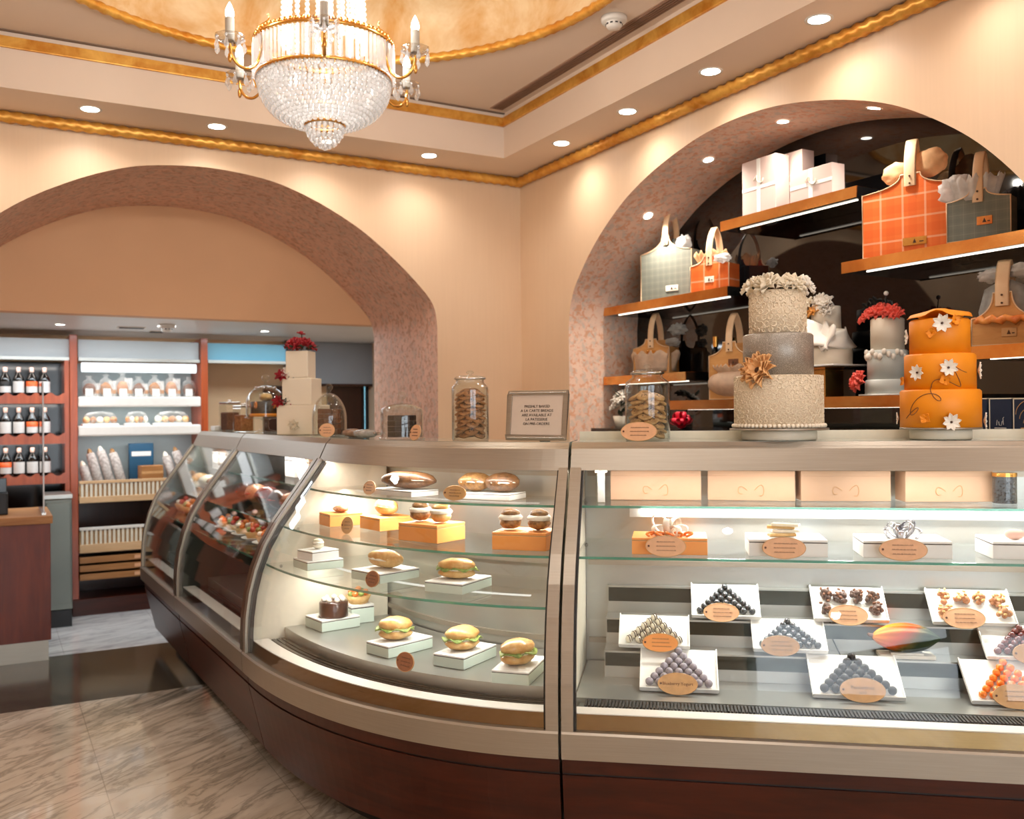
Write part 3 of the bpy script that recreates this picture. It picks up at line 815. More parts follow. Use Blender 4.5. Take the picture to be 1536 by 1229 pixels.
for k in range(2):
    s = .30 + .36 * k + .05; l = area(pos(4, s, .565, 1.075), (0, 0, -1), .6, .02, 5, (1, .97, .92)); l.rotation_euler = (D2R(-25), 0, rz_at(4, s))
for k in range(3):  # unseen lamps added under the corner shelves to brighten what stands below
    s = (k + .5) / 3; l = area(pos(3, s, .42, 1.134), (0, 0, -1), .42, .02, 2.6, (1, .96, .90)); l.rotation_euler = (0, 0, rz_at(3, s))
    s = (k + .5) / 3; l = area(pos(3, s, .30, .835), (0, 0, -1), .42, .02, 1.3, (1, .96, .90)); l.rotation_euler = (0, 0, rz_at(3, s))
sweep(3, rect(.412, .428, 1.1355, 1.1388), .1, .9).build('led_strip', M['led_head'], CASE[3])  # added strip with no visible counterpart, goes with the upper fill lamps
sweep(3, rect(.292, .308, .8395, .8428), .1, .9).build('led_strip', M['led_head'], CASE[3])  # likewise an added strip, for the lower fill lamps
# ================================================================ what stands inside the cases
def rough_fn(seed, amp=.12, fr=3.0):
    from mathutils import noise
    o = V(seed * 7.13, seed * 3.7, seed * 1.9)
    return lambda x, y, z: 1 - amp * (.5 - .8 * max(-.62, min(.62, noise.noise(V(x, y, z) * fr + o))))
def mat_pastry(name, a, b, rough=.4, bump=.3, sc=40, coat=.0, **kw):
    n = N(name); v = n.coord(); f = n.noise(v, sc, 5, .6)
    return n.bsdf(n.ramp(f, [(.32, a), (.68, b)]), rough, 0, n.bump(n.noise(v, sc * 2, 4), bump, .004), .4, Coat_Weight=coat, **kw)
M['bun'] = mat_pastry('golden bun crust', S(196, 132, 58), S(240, 204, 140), .35, .1, 22, .5)
M['bun_d'] = mat_pastry('dark seeded crust', S(96, 62, 34), S(176, 128, 72), .45, .5, 70, .3)
M['bun_dd'] = mat_pastry('dark brown crust', S(66, 42, 24), S(128, 86, 50), .45, .5, 60, .4)
M['choc'] = mat_pastry('chocolate glaze', S(48, 26, 18), S(78, 44, 30), .3, .1, 30, .5)
M['choc_l'] = mat_pastry('milk chocolate crumb', S(92, 54, 34), S(132, 84, 56), .6, .6, 90)
M['cream_p'] = mat_pastry('whipped cream', S(238, 228, 206), S(250, 244, 230), .5, .2, 30)
M['lettuce'] = mat_pastry('lettuce', S(96, 124, 48), S(170, 186, 104), .45, .3, 60)
M['fruit_o'] = mat_pastry('orange glazed fruit', S(228, 110, 40), S(248, 168, 86), .25, .1, 30, .5)
M['fruit_r'] = mat_pastry('red glazed berries', S(168, 36, 30), S(214, 78, 60), .25, .1, 40, .5)
M['tart'] = mat_pastry('tart crust', S(206, 160, 96), S(232, 196, 136), .6, .3, 50)
M['tr_black'] = mat_pastry('black truffle', S(26, 20, 19), S(48, 39, 37), .42, .25, 120)
M['tr_grey'] = mat_pastry('grey dusted truffle', S(134, 128, 136), S(176, 168, 178), .6, .2, 90)
M['tr_dark'] = mat_pastry('glossy dark truffle', S(20, 24, 28), S(64, 72, 78), .18, .15, 150, .8)
M['tr_white'] = mat_pastry('white chocolate', S(240, 230, 202), S(250, 244, 226), .35, .05, 40, .3)
M['tr_maroon'] = mat_pastry('maroon truffle', S(84, 28, 24), S(128, 52, 40), .25, .1, 90, .6)
M['tr_orange'] = mat_pastry('orange candied fruit', S(236, 96, 12), S(255, 156, 30), .25, .4, 80, .6)
M['clu_d'] = mat_pastry('dark chocolate cluster', S(64, 44, 38), S(104, 76, 64), .4, .6, 90, .2)
M['clu_c'] = mat_pastry('caramel nut cluster', S(160, 96, 58), S(206, 146, 100), .4, .6, 90, .3)
M['box_mint'] = plain('pale mint box', S(214, 228, 214), .45, 0, .02)
M['film'] = thin_glass('cling film', (1, 1, 1, 1), .06, 1.5, 1.45)
M['ribbon_c'] = plain('cream ribbon', S(250, 238, 220), .35, 0, .03)
M['silver'] = plain('silver foil bow', S(196, 198, 206), .18, .9, .1, 60)

def at_px(c, px, py, z, h=.06):
    p = on_z(px, py, z); s = s_near(c, p); q, t, n = PATH[c](s); u = (V(p.x, p.y, 0) - q).dot(n)
    u = max(u, glass_u(z + h) + .022); return pos(c, s, u, z), rz_at(c, s)
def mpp(p): return (Vector(p) - EYE).dot(FW) / FPX
# ---- boxes used as plinths
_boxes = {}
def make_box(kind, w, d, h, name, label, loc, rz, group):
    r = thing(name, label, 'box', loc, rz, group)
    body = {'orange': M['orange_box'], 'mint': M['box_mint'], 'white': M['white'], 'kraft': M['cardboard']}[kind]
    b = MB(); b.bx(-w / 2, w / 2, 0, d, 0, h * .80); b.build('box_base', body, r, bevel=.0015)
    b = MB(); b.bx(-w / 2 + .0012, w / 2 - .0012, .0012, d - .0012, h * .80, h * .86); b.build('seam', M['ink_d'] if kind != 'orange' else M['tag_tan'], r)
    b = MB(); b.bx(-w / 2, w / 2, 0, d, h * .86, h); b.build('lid', {'orange': M['orange_box'], 'kraft': M['cardboard']}.get(kind, M['white']), r, bevel=.0015)
    return r
# ---- oval tags
def make_tag(label, loc, rz, w=.125, h=.068, mat='peach', tilt=22, words=None, group='oval price tags', lines=3):
    r = thing('price_tag', label, 'price tag', loc, rz, group)
    A = RX(D2R(-tilt)) @ T(0, 0, h / 2)
    n = 32; poly = [(w / 2 * math.cos(2 * PI * i / n), h / 2 * math.sin(2 * PI * i / n)) for i in range(n)]
    b = MB(); b.prism(poly, -.002, .002, A); b.build('card', M[mat], r)
    b = MB(); b.tube([(x * .985, -.0016, z * .985) for x, z in poly], .0012, 6, A, closed=True); b.build('gilt_rim', M['tag_tan'], r)
    b = MB(); b.cyl((0, 0, 0), .0035, .0012, 10, A @ T(-w * .42, -.002, 0) @ RX(PI / 2)); b.build('eyelet', M['ink'], r)
    if words:
        text('lettering', words, h * .20, M['ink'], r, A @ T(0, -.0024, 0) @ RX(PI / 2), line=.95)
    else:
        rr = random.Random(int(loc[0] * 9973 + loc[1] * 7919)); b = MB()
        for k in range(lines):
            z = h * (.2 - .2 * k); L = w * (.56 - .12 * abs(k - 1) - (.1 if k == 1 else 0)); x = -L / 2
            while x < L / 2:
                q = rr.uniform(.005, .012)
                pts = [(x + q * i / 4, -.0023, z + (.0018 if i % 2 else -.0016)) for i in range(5)]
                b.tube(pts, .0009, 4, A); x += q + .0028
        b.build('lettering', M['ink'], r)
    b = MB(); b.bx(-.006, .006, .0024, .009, -h / 2 + .006, 0, A); b.build('easel', M['white'], r)
    return r
# ---- food
def sandwich(label, loc, rz, group, L=.10, W=.065, H=.06, dark=False, seed=1):
    r = thing('filled_roll', label, 'sandwich', loc, rz, group)
    fn = rough_fn(seed, .10, 2.2)
    b = MB(); b.ball((0, 0, H * .28), (L / 2, W / 2, H * .28), 20, 10, fn=fn); b.build('bun_bottom', M['bun_d' if dark else 'bun'], r)
    b = MB(); rr = random.Random(seed)
    b.grid(lambda u, v: ((.10 + .96 * v) * L / 2 * math.cos(2 * PI * u) * (1 + .07 * math.sin(22 * u + seed)), (.10 + .98 * v) * W / 2 * math.sin(2 * PI * u) * (1 + .08 * math.sin(31 * u)), H * .46 + .006 * math.sin(40 * u + 9 * v) * v), 40, 3, None, .004)
    b.build('lettuce', M['lettuce'], r)
    b = MB(); b.ball((0, 0, H * .46), (L * .46, W * .46, H * .10), 18, 6); b.build('filling', M['cream_p'], r)
    b = MB(); b.ball((0, 0, H * .66), (L * .5, W * .5, H * .36), 20, 10, fn=fn); b.build('bun_top', M['bun_d' if dark else 'bun'], r)
    return r
def loaf(label, loc, rz, group, L=.15, W=.05, H=.045, m='bun_d', seed=1, topping=None):
    r = thing('filled_eclair', label, 'pastry', loc, rz, group)
    b = MB(); b.ball((0, 0, H * .5), (L / 2, W / 2, H / 2), 24, 12, fn=rough_fn(seed, .12, 2.0)); b.build('pastry_shell', M[m], r)
    b = MB(); b.ball((0, -W * .12, H * .50), (L * .46, W * .45, H * .12), 20, 6, fn=rough_fn(seed + 3, .3, 5)); b.build('filling', M[topping or 'cream_p'], r)
    return r
def choux(label, loc, rz, group, R_=.034, m='bun_d', seed=1):
    r = thing('cream_puff', label, 'pastry', loc, rz, group)
    b = MB(); b.ball((0, 0, R_ * .62), (R_, R_, R_ * .6), 18, 10, fn=rough_fn(seed, .18, 3)); b.build('puff_base', M[m], r)
    b = MB(); b.lathe([(R_ * .9, R_ * .85), (R_ * .98, R_ * 1.05), (R_ * .8, R_ * 1.25), (.001, R_ * 1.3)], 24, None, rf=lambda a, z: 1 + .06 * math.sin(9 * a)); b.build('cream_swirl', M['cream_p'], r)
    b = MB(); b.ball((0, 0, R_ * 1.35), (R_ * .85, R_ * .85, R_ * .42), 16, 8, fn=rough_fn(seed + 2, .2, 3)); b.build('puff_cap', M[m], r)
    return r
def tart(label, loc, rz, group, R_=.05, fruit='fruit_o', seed=3, cat='pastry'):
    r = thing('fruit_tart', label, cat, loc, rz, group)
    b = MB(); b.lathe([(.001, 0), (R_ * .72, 0), (R_, R_ * .62), (R_ * .94, R_ * .62), (R_ * .8, R_ * .45), (.001, R_ * .45)], 28, None, rf=lambda a, z: 1 + .03 * math.sin(18 * a)); b.build('tart_crust', M['tart'], r)
    rr = random.Random(seed)
    for k in range(9):
        a = 2 * PI * k / 8; q = R_ * .62 if k < 8 else 0
        b = MB(); b.ball((q * math.cos(a), q * math.sin(a), R_ * .72 + rr.uniform(0, .008) + (0 if k < 8 else R_ * .25)), (R_ * .28, R_ * .28, R_ * .24), 10, 7, fn=rough_fn(k + seed, .2, 2)); b.build('fruit_piece', M[fruit if k % 3 else 'lettuce' if seed % 2 else 'cream_p'], r)
    return r
def round_cake(label, loc, rz, group, R_=.07, H=.06, m='choc', top='fruit_r', seed=1):
    r = thing('small_cake', label, 'cake', loc, rz, group)
    b = MB(); b.lathe([(.001, 0), (R_, 0), (R_ * 1.01, H * .1), (R_, H * .93), (R_ * .95, H), (.001, H)], 32); b.build('cake_body', M[m], r)
    for k in range(7):
        a = 2 * PI * k / 7; b = MB(); b.ball((R_ * .66 * math.cos(a), R_ * .66 * math.sin(a), H + .008), (.013, .013, .012), 9, 6, fn=rough_fn(seed + k, .25, 3)); b.build('topping', M[top if k % 2 else 'cream_p'], r)
    return r
def plate_of(label, loc, rz, group, R_=.075):
    r = thing('white_plate', label, 'plate', loc, rz, group)
    b = MB(); b.lathe([(.001, 0), (R_ * .6, 0), (R_, .012), (R_ * .98, .015), (R_ * .6, .004), (.001, .004)], 28); b.build('dish', M['white'], r)
    return r
# ---------------------------------------------------------------- rounded corner case
GB3 = 'boxes in the rounded corner case'
def corner_box(px, py, z, w, d, h, kind, label, name='cake_box'):
    p, rz = at_px(3, px, py, z, h + .07 if z > .9 else h + .02); return make_box(kind, w, d, h, name, label, p, rz, GB3), p, rz
def on_box(r, dx, dy, h): return r.matrix_local @ V(dx, dy, h) if False else (Matrix.Translation(r.location) @ RZ(r.rotation_euler.z)) @ V(dx, dy, h)
S3 = 'sandwiches and pastries in the rounded corner case'
for (px, py, dx, lab, lab2, sd) in ((566, 984, 0, 'pale mint box on the case floor under the roll nearest the left cheek', 'lettuce-filled roll on the leftmost mint box of the case floor', 3),
                                    (672, 1002, 0, 'pale mint box on the case floor, middle of the three under rolls', 'lettuce-filled roll on the middle mint box of the case floor', 5),
                                    (764, 1027, 0, 'pale mint box on the case floor beside the straight pillar', 'lettuce-filled roll on the mint box beside the straight pillar', 8)):
    r, p, rz = corner_box(px, py, DECK + .001, .125, .21, .042, 'mint', lab)
    sandwich(lab2, on_box(r, 0, .085, .0425), rz + .9, S3, .13, .092, .085, False, sd)
# the left end of the case floor: fruit tart and chocolate cake on low boxes
p, rz = at_px(3, 470, 944, DECK + .001); r = make_box('mint', .15, .17, .045, 'cake_box', 'low mint box at the left end of the case floor under a dark cake', p, rz + .1, GB3)
round_cake('dark chocolate cake on the low box at the left end of the case floor', on_box(r, .02, .08, .0455), rz, S3, .058, .062, 'choc', 'cream_p', 4)
s = max(.055, s_of_px(3, 438, .36, .68)); p = pos(3, s, .40, DECK + .001); rz = rz_at(3, s); r = make_box('mint', .10, .10, .075, 'cake_box', 'small mint box under the orange fruit tart', p, rz, GB3)
tart('orange fruit tart in the left end of the corner case', on_box(r, 0, .05, .0755), rz, S3, .052, 'fruit_o', 5)
p, rz = at_px(3, 606, 1008, DECK + .001); make_tag('brown oval tag standing on the case floor before the sandwiches', p, rz - .15, .088, .064, 'tag_brown', 15)
# middle low shelf: white boxes
Z = .852
r, p, rz = corner_box(548, 872, Z, .17, .18, .035, 'mint', 'mint box on the lowest corner shelf under a long roll')
loaf('long cream-filled roll on the lowest glass shelf, left', on_box(r, 0, .09, .0355), rz + .2, S3, .17, .075, .07, 'bun', 6)
r, p, rz = corner_box(665, 890, Z, .15, .19, .035, 'mint', 'mint box on the lowest corner shelf under a short roll')
sandwich('short cream roll on the lowest glass shelf, middle', on_box(r, 0, .085, .0355), rz + .3, S3, .14, .075, .07, False, 11)
p, rz = at_px(3, 556, 881, Z); make_tag('dark oval tag with a crusty look on the lowest corner shelf', V(p.x, p.y, Z), rz - .1, .076, .056, 'tag_brown', 15)
p, rz = at_px(3, 446, 856, Z)
r = make_box('mint', .14, .15, .035, 'cake_box', 'lower pale box of the stack at the left end of the lowest corner shelf', V(p.x + .02, p.y + .03, Z), rz, GB3)
r2 = make_box('white', .11, .12, .035, 'cake_box', 'upper pale box of the stack at the left end of the lowest corner shelf', on_box(r, .01, .015, .0355), rz + .15, GB3)
choux('small pale cream puff on the stacked boxes at the left end', on_box(r2, 0, .06, .0355), rz, S3, .024, 'tr_white', 5)
# second shelf: orange boxes
Z = .999
for (px, py, w, d, h, lab, its) in (
        (626, 813, .185, .15, .062, 'orange box under two golden croissant buns, centre of the second shelf', (('bun_d', -.05, 'seeded brown bun on the left of the central orange box'), ('bun', .05, 'golden bun on the right of the central orange box'))),
        (768, 831, .185, .15, .058, 'orange box under two dark buns beside the straight pillar', (('bun_d', -.05, 'cream-topped bun on the left of the orange box by the pillar'), ('bun_d', .05, 'dark bun on the right of the orange box by the pillar')))):
    r, p, rz = corner_box(px, py, Z, w, d, h, 'orange', lab)
    for k, (m, dx, l2) in enumerate(its): choux(l2, on_box(r, dx, .07, h + .0005), rz + k, S3, .041, m, 3 + k + px)
r, p, rz = corner_box(555, 795, Z, .155, .15, .05, 'orange', 'orange box under a long green-filled roll on the second shelf')
loaf('long roll with green filling on the second orange box', on_box(r, 0, .075, .0505), rz, S3, .15, .07, .07, 'bun', 9, 'lettuce')
r, p, rz = corner_box(487, 789, Z, .12, .14, .05, 'orange', 'orange box at the far left end of the second shelf')
loaf('brown glazed slice on the orange box at the far left end', on_box(r, 0, .07, .0505), rz, S3, .10, .06, .03, 'clu_c', 13)
p, rz = at_px(3, 520, 801, Z); make_tag('tan oval tag against the orange boxes at the left of the second shelf', p, rz + .5, .05, .064, 'tag_tan', 12)
# top shelf: long dark rolls
Z = 1.148
r, p, rz = corner_box(585, 744, Z, .24, .13, .022, 'white', 'flat white board under the dark roll on the top shelf')
loaf('long dark seeded roll on the top corner shelf', on_box(r, .03, .06, .0225), rz + .35, S3, .25, .085, .07, 'bun_dd', 21)
r, p, rz = corner_box(722, 750, Z, .22, .13, .022, 'white', 'flat white board under the plump rolls on the top shelf')
for k, dx in enumerate((-.055, .055)):
    loaf(('left' if k == 0 else 'right') + ' plump brown roll on the top corner shelf', on_box(r, dx, .06, .0225), rz + .5, S3, .13, .085, .072, 'bun_dd' if k else 'bun_d', 31 + k)
for px, py, w, mat, lab in ((680, 751, .095, 'tag_tan', 'tan oval tag at the front of the top corner shelf, middle'), (541, 743, .078, 'peach', 'pale oval tag at the front of the top corner shelf, left')):
    p, rz = at_px(3, px, py, Z); make_tag(lab, p, rz, w, .052, mat, 14)
# ---------------------------------------------------------------- straight case: kraft boxes, gift boxes
GK = 'kraft boxes on the top shelf'
def s4(px, u, z): return s_of_px(4, px, u, z)
for k, (x0, x1, lab) in enumerate(((917, 1048, 'kraft box on the top shelf nearest the pillar'), (1064, 1188, 'second kraft box from the pillar on the top shelf'), (1206, 1333, 'third kraft box from the pillar on the top shelf'), (1361, 1486, 'kraft box on the top shelf farthest from the pillar'))):
    u = .46; s = s4((x0 + x1) / 2, u, 1.15); p = pos(4, s, u, 1.148)
    w = (x1 - x0) * mpp(p) / .975
    r = thing('kraft_box', lab, 'box', p, rz_at(4, s) + (0, -.09, .05, .10)[k], GK)
    b = MB(); b.bx(-w / 2, w / 2, 0, .1, 0, .098); b.build('box_body', M['cardboard'], r, bevel=.002)
    b = MB(); b.bx(-w / 2 + .001, w / 2 - .001, -.0015, .1015, .083, .1); b.build('lid', M['cardboard'], r, bevel=.001)
    b = MB()
    for sx in (-1, 1): b.tube([(sx * (.012 + .03 * math.sin(t * 2.6)), -.002, .035 + .018 * math.sin(t * 5.2) * (1 if sx > 0 else .7)) for t in [i / 14 for i in range(15)]], .0008, 5)
    b.build('embossed_flourish', M['tag_tan'], r)
u = .40; s = s4(1513, u, 1.15); r = thing('dark_tin', 'dark patterned tin on the top shelf at the edge of the view', 'tin', pos(4, s, u, 1.148), rz_at(4, s))
b = MB(); b.cyl((0, .04, 0), .036, .085, 24); b.build('tin_body', M['tr_dark'], r); b = MB(); b.cyl((0, .04, .085), .037, .012, 24); b.build('lid', M['brass'], r)
u = .36; s = s4(902, u, 1.15); r = thing('white_divider', 'narrow white upright divider at the pillar end of the top shelf', 'divider', pos(4, s, u, 1.148), rz_at(4, s) + .1)
b = MB(); b.bx(-.012, .012, 0, .2, 0, .10); b.build('upright', M['white'], r, bevel=.002); b = MB(); b.bx(-.02, .02, 0, .2, .10, .106); b.build('cap_strip', M['cream'], r)
Z = .999; GG = 'gift boxes on the lower glass shelf'
def bow(parent, mat, c, R_, n=8, seed=1, wid=.014, nm='bow'):
    b = MB(); rr = random.Random(seed)
    for k in range(n):
        a = 2 * PI * k / n + rr.uniform(-.2, .2); el = .35 + .5 * (k % 2); L = R_ * rr.uniform(.8, 1.1)
        A = T(*c) @ RZ(a) @ RY(-el)
        pts = [(L * .5 * (1 - math.cos(t)) * 1.0, 0, L * .30 * math.sin(t)) for t in [2 * PI * i / 14 for i in range(15)]]
        b.tube(pts, [(.0012, wid / 2)] * 15, 6, A, flat=(0, 0, 1))
    return b.build(nm, M[mat], parent)
for (px, py, w, kind, lab) in ((1003, 838, .235, 'orange', 'orange gift box with cream ribbons, nearest the pillar'), (1184, 838, .235, 'white', 'white gift box topped with wafers, second from the pillar'),
                               (1362, 838, .255, 'white', 'white gift box with a silver foil bow'), (1548, 840, .22, 'white', 'white gift box at the edge of the view with a pink treat')):
    p, rz = at_px(4, px, py, Z, .09); r = make_box(kind, w, .17, .052, 'gift_box', lab, p, rz, GG)
    if kind == 'orange':
        bow(r, 'ribbon_c', (0, .085, .054), .075, 7, 4, .024)
        b = MB()
        for k in range(5): b.tube([(-.06 + .03 * k + .012 * math.sin(t * 6 + k), .045 + .02 * math.cos(t * 4), .054 + .012 * math.sin(t * 3.1)) for t in [i / 10 for i in range(11)]], .004, 6)
        b.build('curled_ribbon', M['fruit_o'], r)
    elif px == 1184:
        for k in range(4):
            b = MB(); b.box((0, 0, 0), (.085, .03, .009), T(-.01 + .012 * (k % 2), .08 + .012 * (k % 3), .058 + .0105 * k) @ RZ(.25 - .2 * k), 0); b.build('wafer', M['tr_white' if k % 2 else 'tart'], r, bevel=.002)
    elif px == 1362:
        bow(r, 'silver', (0, .08, .054), .062, 11, 9, .016)
    else:
        b = MB(); b.ball((-.03, .06, .068), (.03, .022, .016), 12, 8); b.build('pink_treat', plain('pink icing', S(240, 196, 180), .5), r)
for px, py, w, lab, mt in ((998, 833, .125, 'oval tag before the orange gift box', 'peach'), (1178, 834, .13, 'oval tag before the wafer-topped gift box', 'peach'), (1362, 838, .138, 'oval tag before the silver bow gift box', 'peach')):
    p, rz = at_px(4, px, py + 8, Z, .03); make_tag(lab, p, rz, w, .066, mt, 14)
# ---------------------------------------------------------------- straight case: chocolate trays
def make_tray(px, u0, z0, u1, z1, w, lab, skew=0):
    s = s_of_px(4, px, (u0 + u1) / 2, (z0 + z1) / 2); p = pos(4, s, u0, z0); rz = rz_at(4, s)
    L = math.hypot(u1 - u0, z1 - z0); ang = math.atan2(z1 - z0, u1 - u0)
    r = thing('chocolate_tray', lab, 'tray', p, rz, 'slanted white chocolate trays')
    r.rotation_euler = (ang, 0, rz) if False else Euler((ang, 0, rz), 'XYZ')
    b = MB(); b.bx(-w / 2, w / 2, 0, L, 0, .005); b.build('tray_floor', M['white'], r, bevel=.001)
    b = MB(); b.bx(-w / 2, w / 2, -.003, .001, 0, .017); b.build('front_lip', M['white'], r, bevel=.001)
    b = MB()
    for x in (-1, 1): b.bx(x * w / 2 - .002, x * w / 2 + .002, 0, L, 0, .012)
    b.build('side_rim', M['white'], r)
    return r, L, T(*p) @ RZ(rz) @ RX(ang)
tr = {}
TR = {  # px, row, width, label
    'grey': (1018, 0, .245, 'front slanted tray of grey dusted truffles'), 'black': (1282, 0, .27, 'front slanted tray of matt black truffles'), 'orange': (1512, 0, .25, 'front slanted tray of orange candied sweets at the edge of the view'),
    'stripe': (982, 1, .232, 'middle-row tray of white chocolates with dark stripes, nearest the pillar'), 'blue': (1182, 1, .232, 'middle-row tray of glossy dark truffles'), 'maroon': (1532, 1, .24, 'middle-row tray of maroon truffles at the edge of the view'),
    'glossy': (1087, 2, .225, 'upper-row tray of glossy dark truffles'), 'cluster': (1272, 2, .235, 'upper-row tray of dark chocolate clusters'), 'caramel': (1455, 2, .255, 'upper-row tray of caramel nut clusters')}
ROW = [(.25, .559, .395, .653), (.388, .661, .496, .743), (.481, .746, .589, .838)]
for k, (px, row, w, lab) in TR.items(): tr[k] = make_tray(px, *ROW[row], w, lab)
def truffle(kind, R_, mat, label, group):
    r = thing('chocolate_truffle', label, 'chocolate', (0, 0, 60), 0, group)
    b = MB()
    if kind == 'ball': b.ball((0, 0, R_), R_, 12, 8, fn=rough_fn(R_ * 1e4, .06, 3))
    elif kind == 'lump': b.ball((0, 0, R_ * .95), (R_, R_, R_ * .95), 12, 8, fn=rough_fn(R_ * 2e4, .22, 2.2))
    else: b.ball((0, 0, R_), R_, 12, 8)
    b.build('truffle_body', M[mat], r)
    if kind == 'stripe':
        b = MB()
        for q in (-.2, .35): b.tube([(R_ * q + .2 * R_ * math.cos(a), 1.0 * R_ * math.sin(a) * math.sqrt(1 - q * q * .8), R_ + R_ * math.cos(a) * math.sqrt(1 - q * q * .8)) for a in [-1.4 + 2.8 * i / 8 for i in range(9)]], .0017, 5)
        b.build('dark_stripe', M['choc'], r)
    if kind == 'gloss':
        b = MB(); b.ball((0, -.2 * R_, R_ * 1.86), (R_ * .35, R_ * .3, R_ * .16), 8, 5); b.build('sugar_dot', M['tr_grey'], r)
    return r
def pyramid(key, kind, R_, mat, rows, label, group, pitch):
    root, L, MX = tr[key]; first = truffle(kind, R_, mat, label, group); used = False
    dy = (L - .026 - R_ * 1.2) / max(rows - 1, 1); dy = min(dy, pitch * .95)
    rr = random.Random(len(label))
    for k in range(rows):
        n = rows - k
        for i in range(n):
            q = MX @ V((i - (n - 1) / 2) * pitch, .006 + R_ * 1.05 + k * dy, .0053)
            rot = (MX @ RZ(rr.uniform(0, 6.28) if kind != 'stripe' else .5)).to_euler()
            if not used: first.location = q; first.rotation_euler = rot; used = True
            else: dup(first, q, rot=rot)
G = 'the truffles of one pyramid'
pyramid('black', 'ball', .0142, 'tr_black', 7, 'matt black truffle in the pyramid on the front tray', 'matt black truffles', .0335)
pyramid('grey', 'ball', .0135, 'tr_grey', 7, 'grey dusted truffle in the pyramid on the front tray', 'grey dusted truffles', .031)
pyramid('orange', 'lump', .0135, 'tr_orange', 7, 'orange candied sweet in the pyramid at the right edge', 'orange candied sweets', .031)
pyramid('stripe', 'stripe', .0125, 'tr_white', 6, 'white chocolate with dark stripes in the pyramid nearest the pillar', 'striped white chocolates', .033)
pyramid('blue', 'gloss', .0118, 'tr_dark', 7, 'glossy dark truffle with grey dot on the middle-row tray', 'glossy dark truffles, middle row', .029)
pyramid('maroon', 'gloss', .0118, 'tr_maroon', 7, 'maroon truffle in the pyramid at the right edge', 'maroon truffles', .029)
pyramid('glossy', 'gloss', .0118, 'tr_dark', 7, 'glossy dark truffle on the upper-row tray', 'glossy dark truffles, upper row', .029)
def cluster(key, mat, xs, label, group, R_=.033):
    root, L, MX = tr[key]
    for j, (x, y) in enumerate(xs):
        r = thing('nut_cluster', label, 'chocolate', MX @ V(x, y, .0053), 0, group)
        r.rotation_euler = (MX @ RZ(j * 1.3)).to_euler()
        rr = random.Random(j + len(label)); b = MB()
        for q in range(13):
            a = rr.uniform(0, 6.28); e = rr.uniform(0, 1.0); b.ball((R_ * .6 * e * math.cos(a), R_ * .6 * e * math.sin(a), R_ * (.35 + .75 * (1 - e) * rr.random())), R_ * rr.uniform(.28, .42), 8, 6, fn=rough_fn(q + j * 13, .3, 2.5))
        b.build('cluster_body', M[mat], r)
        b = MB()
        for q in range(6):
            a = rr.uniform(0, 6.28); b.ball((R_ * .5 * math.cos(a), R_ * .5 * math.sin(a), R_ * rr.uniform(.8, 1.15)), (R_ * .2, R_ * .14, R_ * .12), 7, 5)
        b.build('nut_pieces', M['tart' if mat == 'clu_c' else 'choc_l'], r)
XS = [(-.08, .038), (-.074, .098), (-.022, .088), (.028, .092), (.078, .09), (.082, .036)]
cluster('cluster', 'clu_d', XS, 'knobbly dark chocolate cluster on the upper-row tray', 'dark chocolate clusters')
cluster('caramel', 'clu_c', [(x * 1.1, y) for x, y in XS], 'caramel nut cluster on the upper-row tray', 'caramel nut clusters')
def tray_tag(key, px, py, w, h, mat, lab, words=None):
    root, L, MX = tr[key]
    row = TR[key][1]; u0, z0 = ROW[row][0] - .034, ROW[row][1] - .006
    s = s_of_px(4, px, u0, z0); p = pos(4, s, u0, z0 + (.0045 if row == 0 else .0005))
    make_tag(lab, p, rz_at(4, s), w, h, mat, 26, words)
tray_tag('grey', 1016, 0, .125, .068, 'tag_tan', 'tan oval tag leaning on the tray of grey truffles', 'Blueberry Yogurt')
tray_tag('black', 1295, 0, .135, .074, 'tag_tan', 'tan oval tag leaning on the tray of black truffles', 'Passionfruit\nand')
tray_tag('orange', 1526, 0, .13, .072, 'tag_tan', 'tan oval tag leaning on the tray of orange sweets')
tray_tag('stripe', 991, 0, .118, .062, 'orange_box', 'orange oval tag leaning on the tray of striped white chocolates')
tray_tag('blue', 1171, 0, .122, .066, 'tag_tan', 'tan oval tag leaning on the middle-row tray of dark truffles')
tray_tag('glossy', 1082, 0, .118, .064, 'peach', 'pale oval tag leaning on the upper-row tray of dark truffles')
tray_tag('cluster', 1273, 0, .125, .068, 'peach', 'pale oval tag leaning on the tray of dark clusters')
tray_tag('caramel', 1449, 0, .13, .068, 'peach', 'pale oval tag leaning on the tray of caramel clusters')
tray_tag('maroon', 1552, 0, .12, .066, 'tag_tan', 'tan oval tag leaning on the tray of maroon truffles')
# cacao pod on its little stand
u, z = .437, .6455; s = s4(1358, u, z); p = pos(4, s, u, z); rz = rz_at(4, s)
r = thing('pod_stand', 'small cream stand under the painted cacao pod', 'stand', p, rz)
b = MB(); b.prism([(-.085, 0), (.085, 0), (.085, .012), (-.085, .012)], -.03, .04); b.build('stand_plate', M['cream'], r, bevel=.002)
b = MB(); b.bx(-.05, .05, -.02, .02, .012, .018); b.build('cradle', M['cream'], r)
r = thing('cacao_pod', 'large orange and green painted chocolate cacao pod', 'cacao pod', on_box(r, 0, -.005, .0185), rz)
n = N('painted cacao pod'); v = n.coord('Generated'); sx = n.new('ShaderNodeSeparateXYZ'); n.link(v, sx.inputs[0])
f = n.math('ADD', sx.outputs['X'], n.math('ADD', n.math('MULTIPLY', n.math('SUBTRACT', 1.0, sx.outputs['Z']), .45), n.math('MULTIPLY', n.noise(v, 5, 3), .15)))
M['pod'] = n.bsdf(n.ramp(f, [(.3, S(246, 146, 0)), (.62, S(220, 78, 0)), (.86, S(96, 84, 34)), (1.05, S(40, 58, 34))]), .5, 0, None, .2)
b = MB(); k1, k2 = 36, 24; vs = []
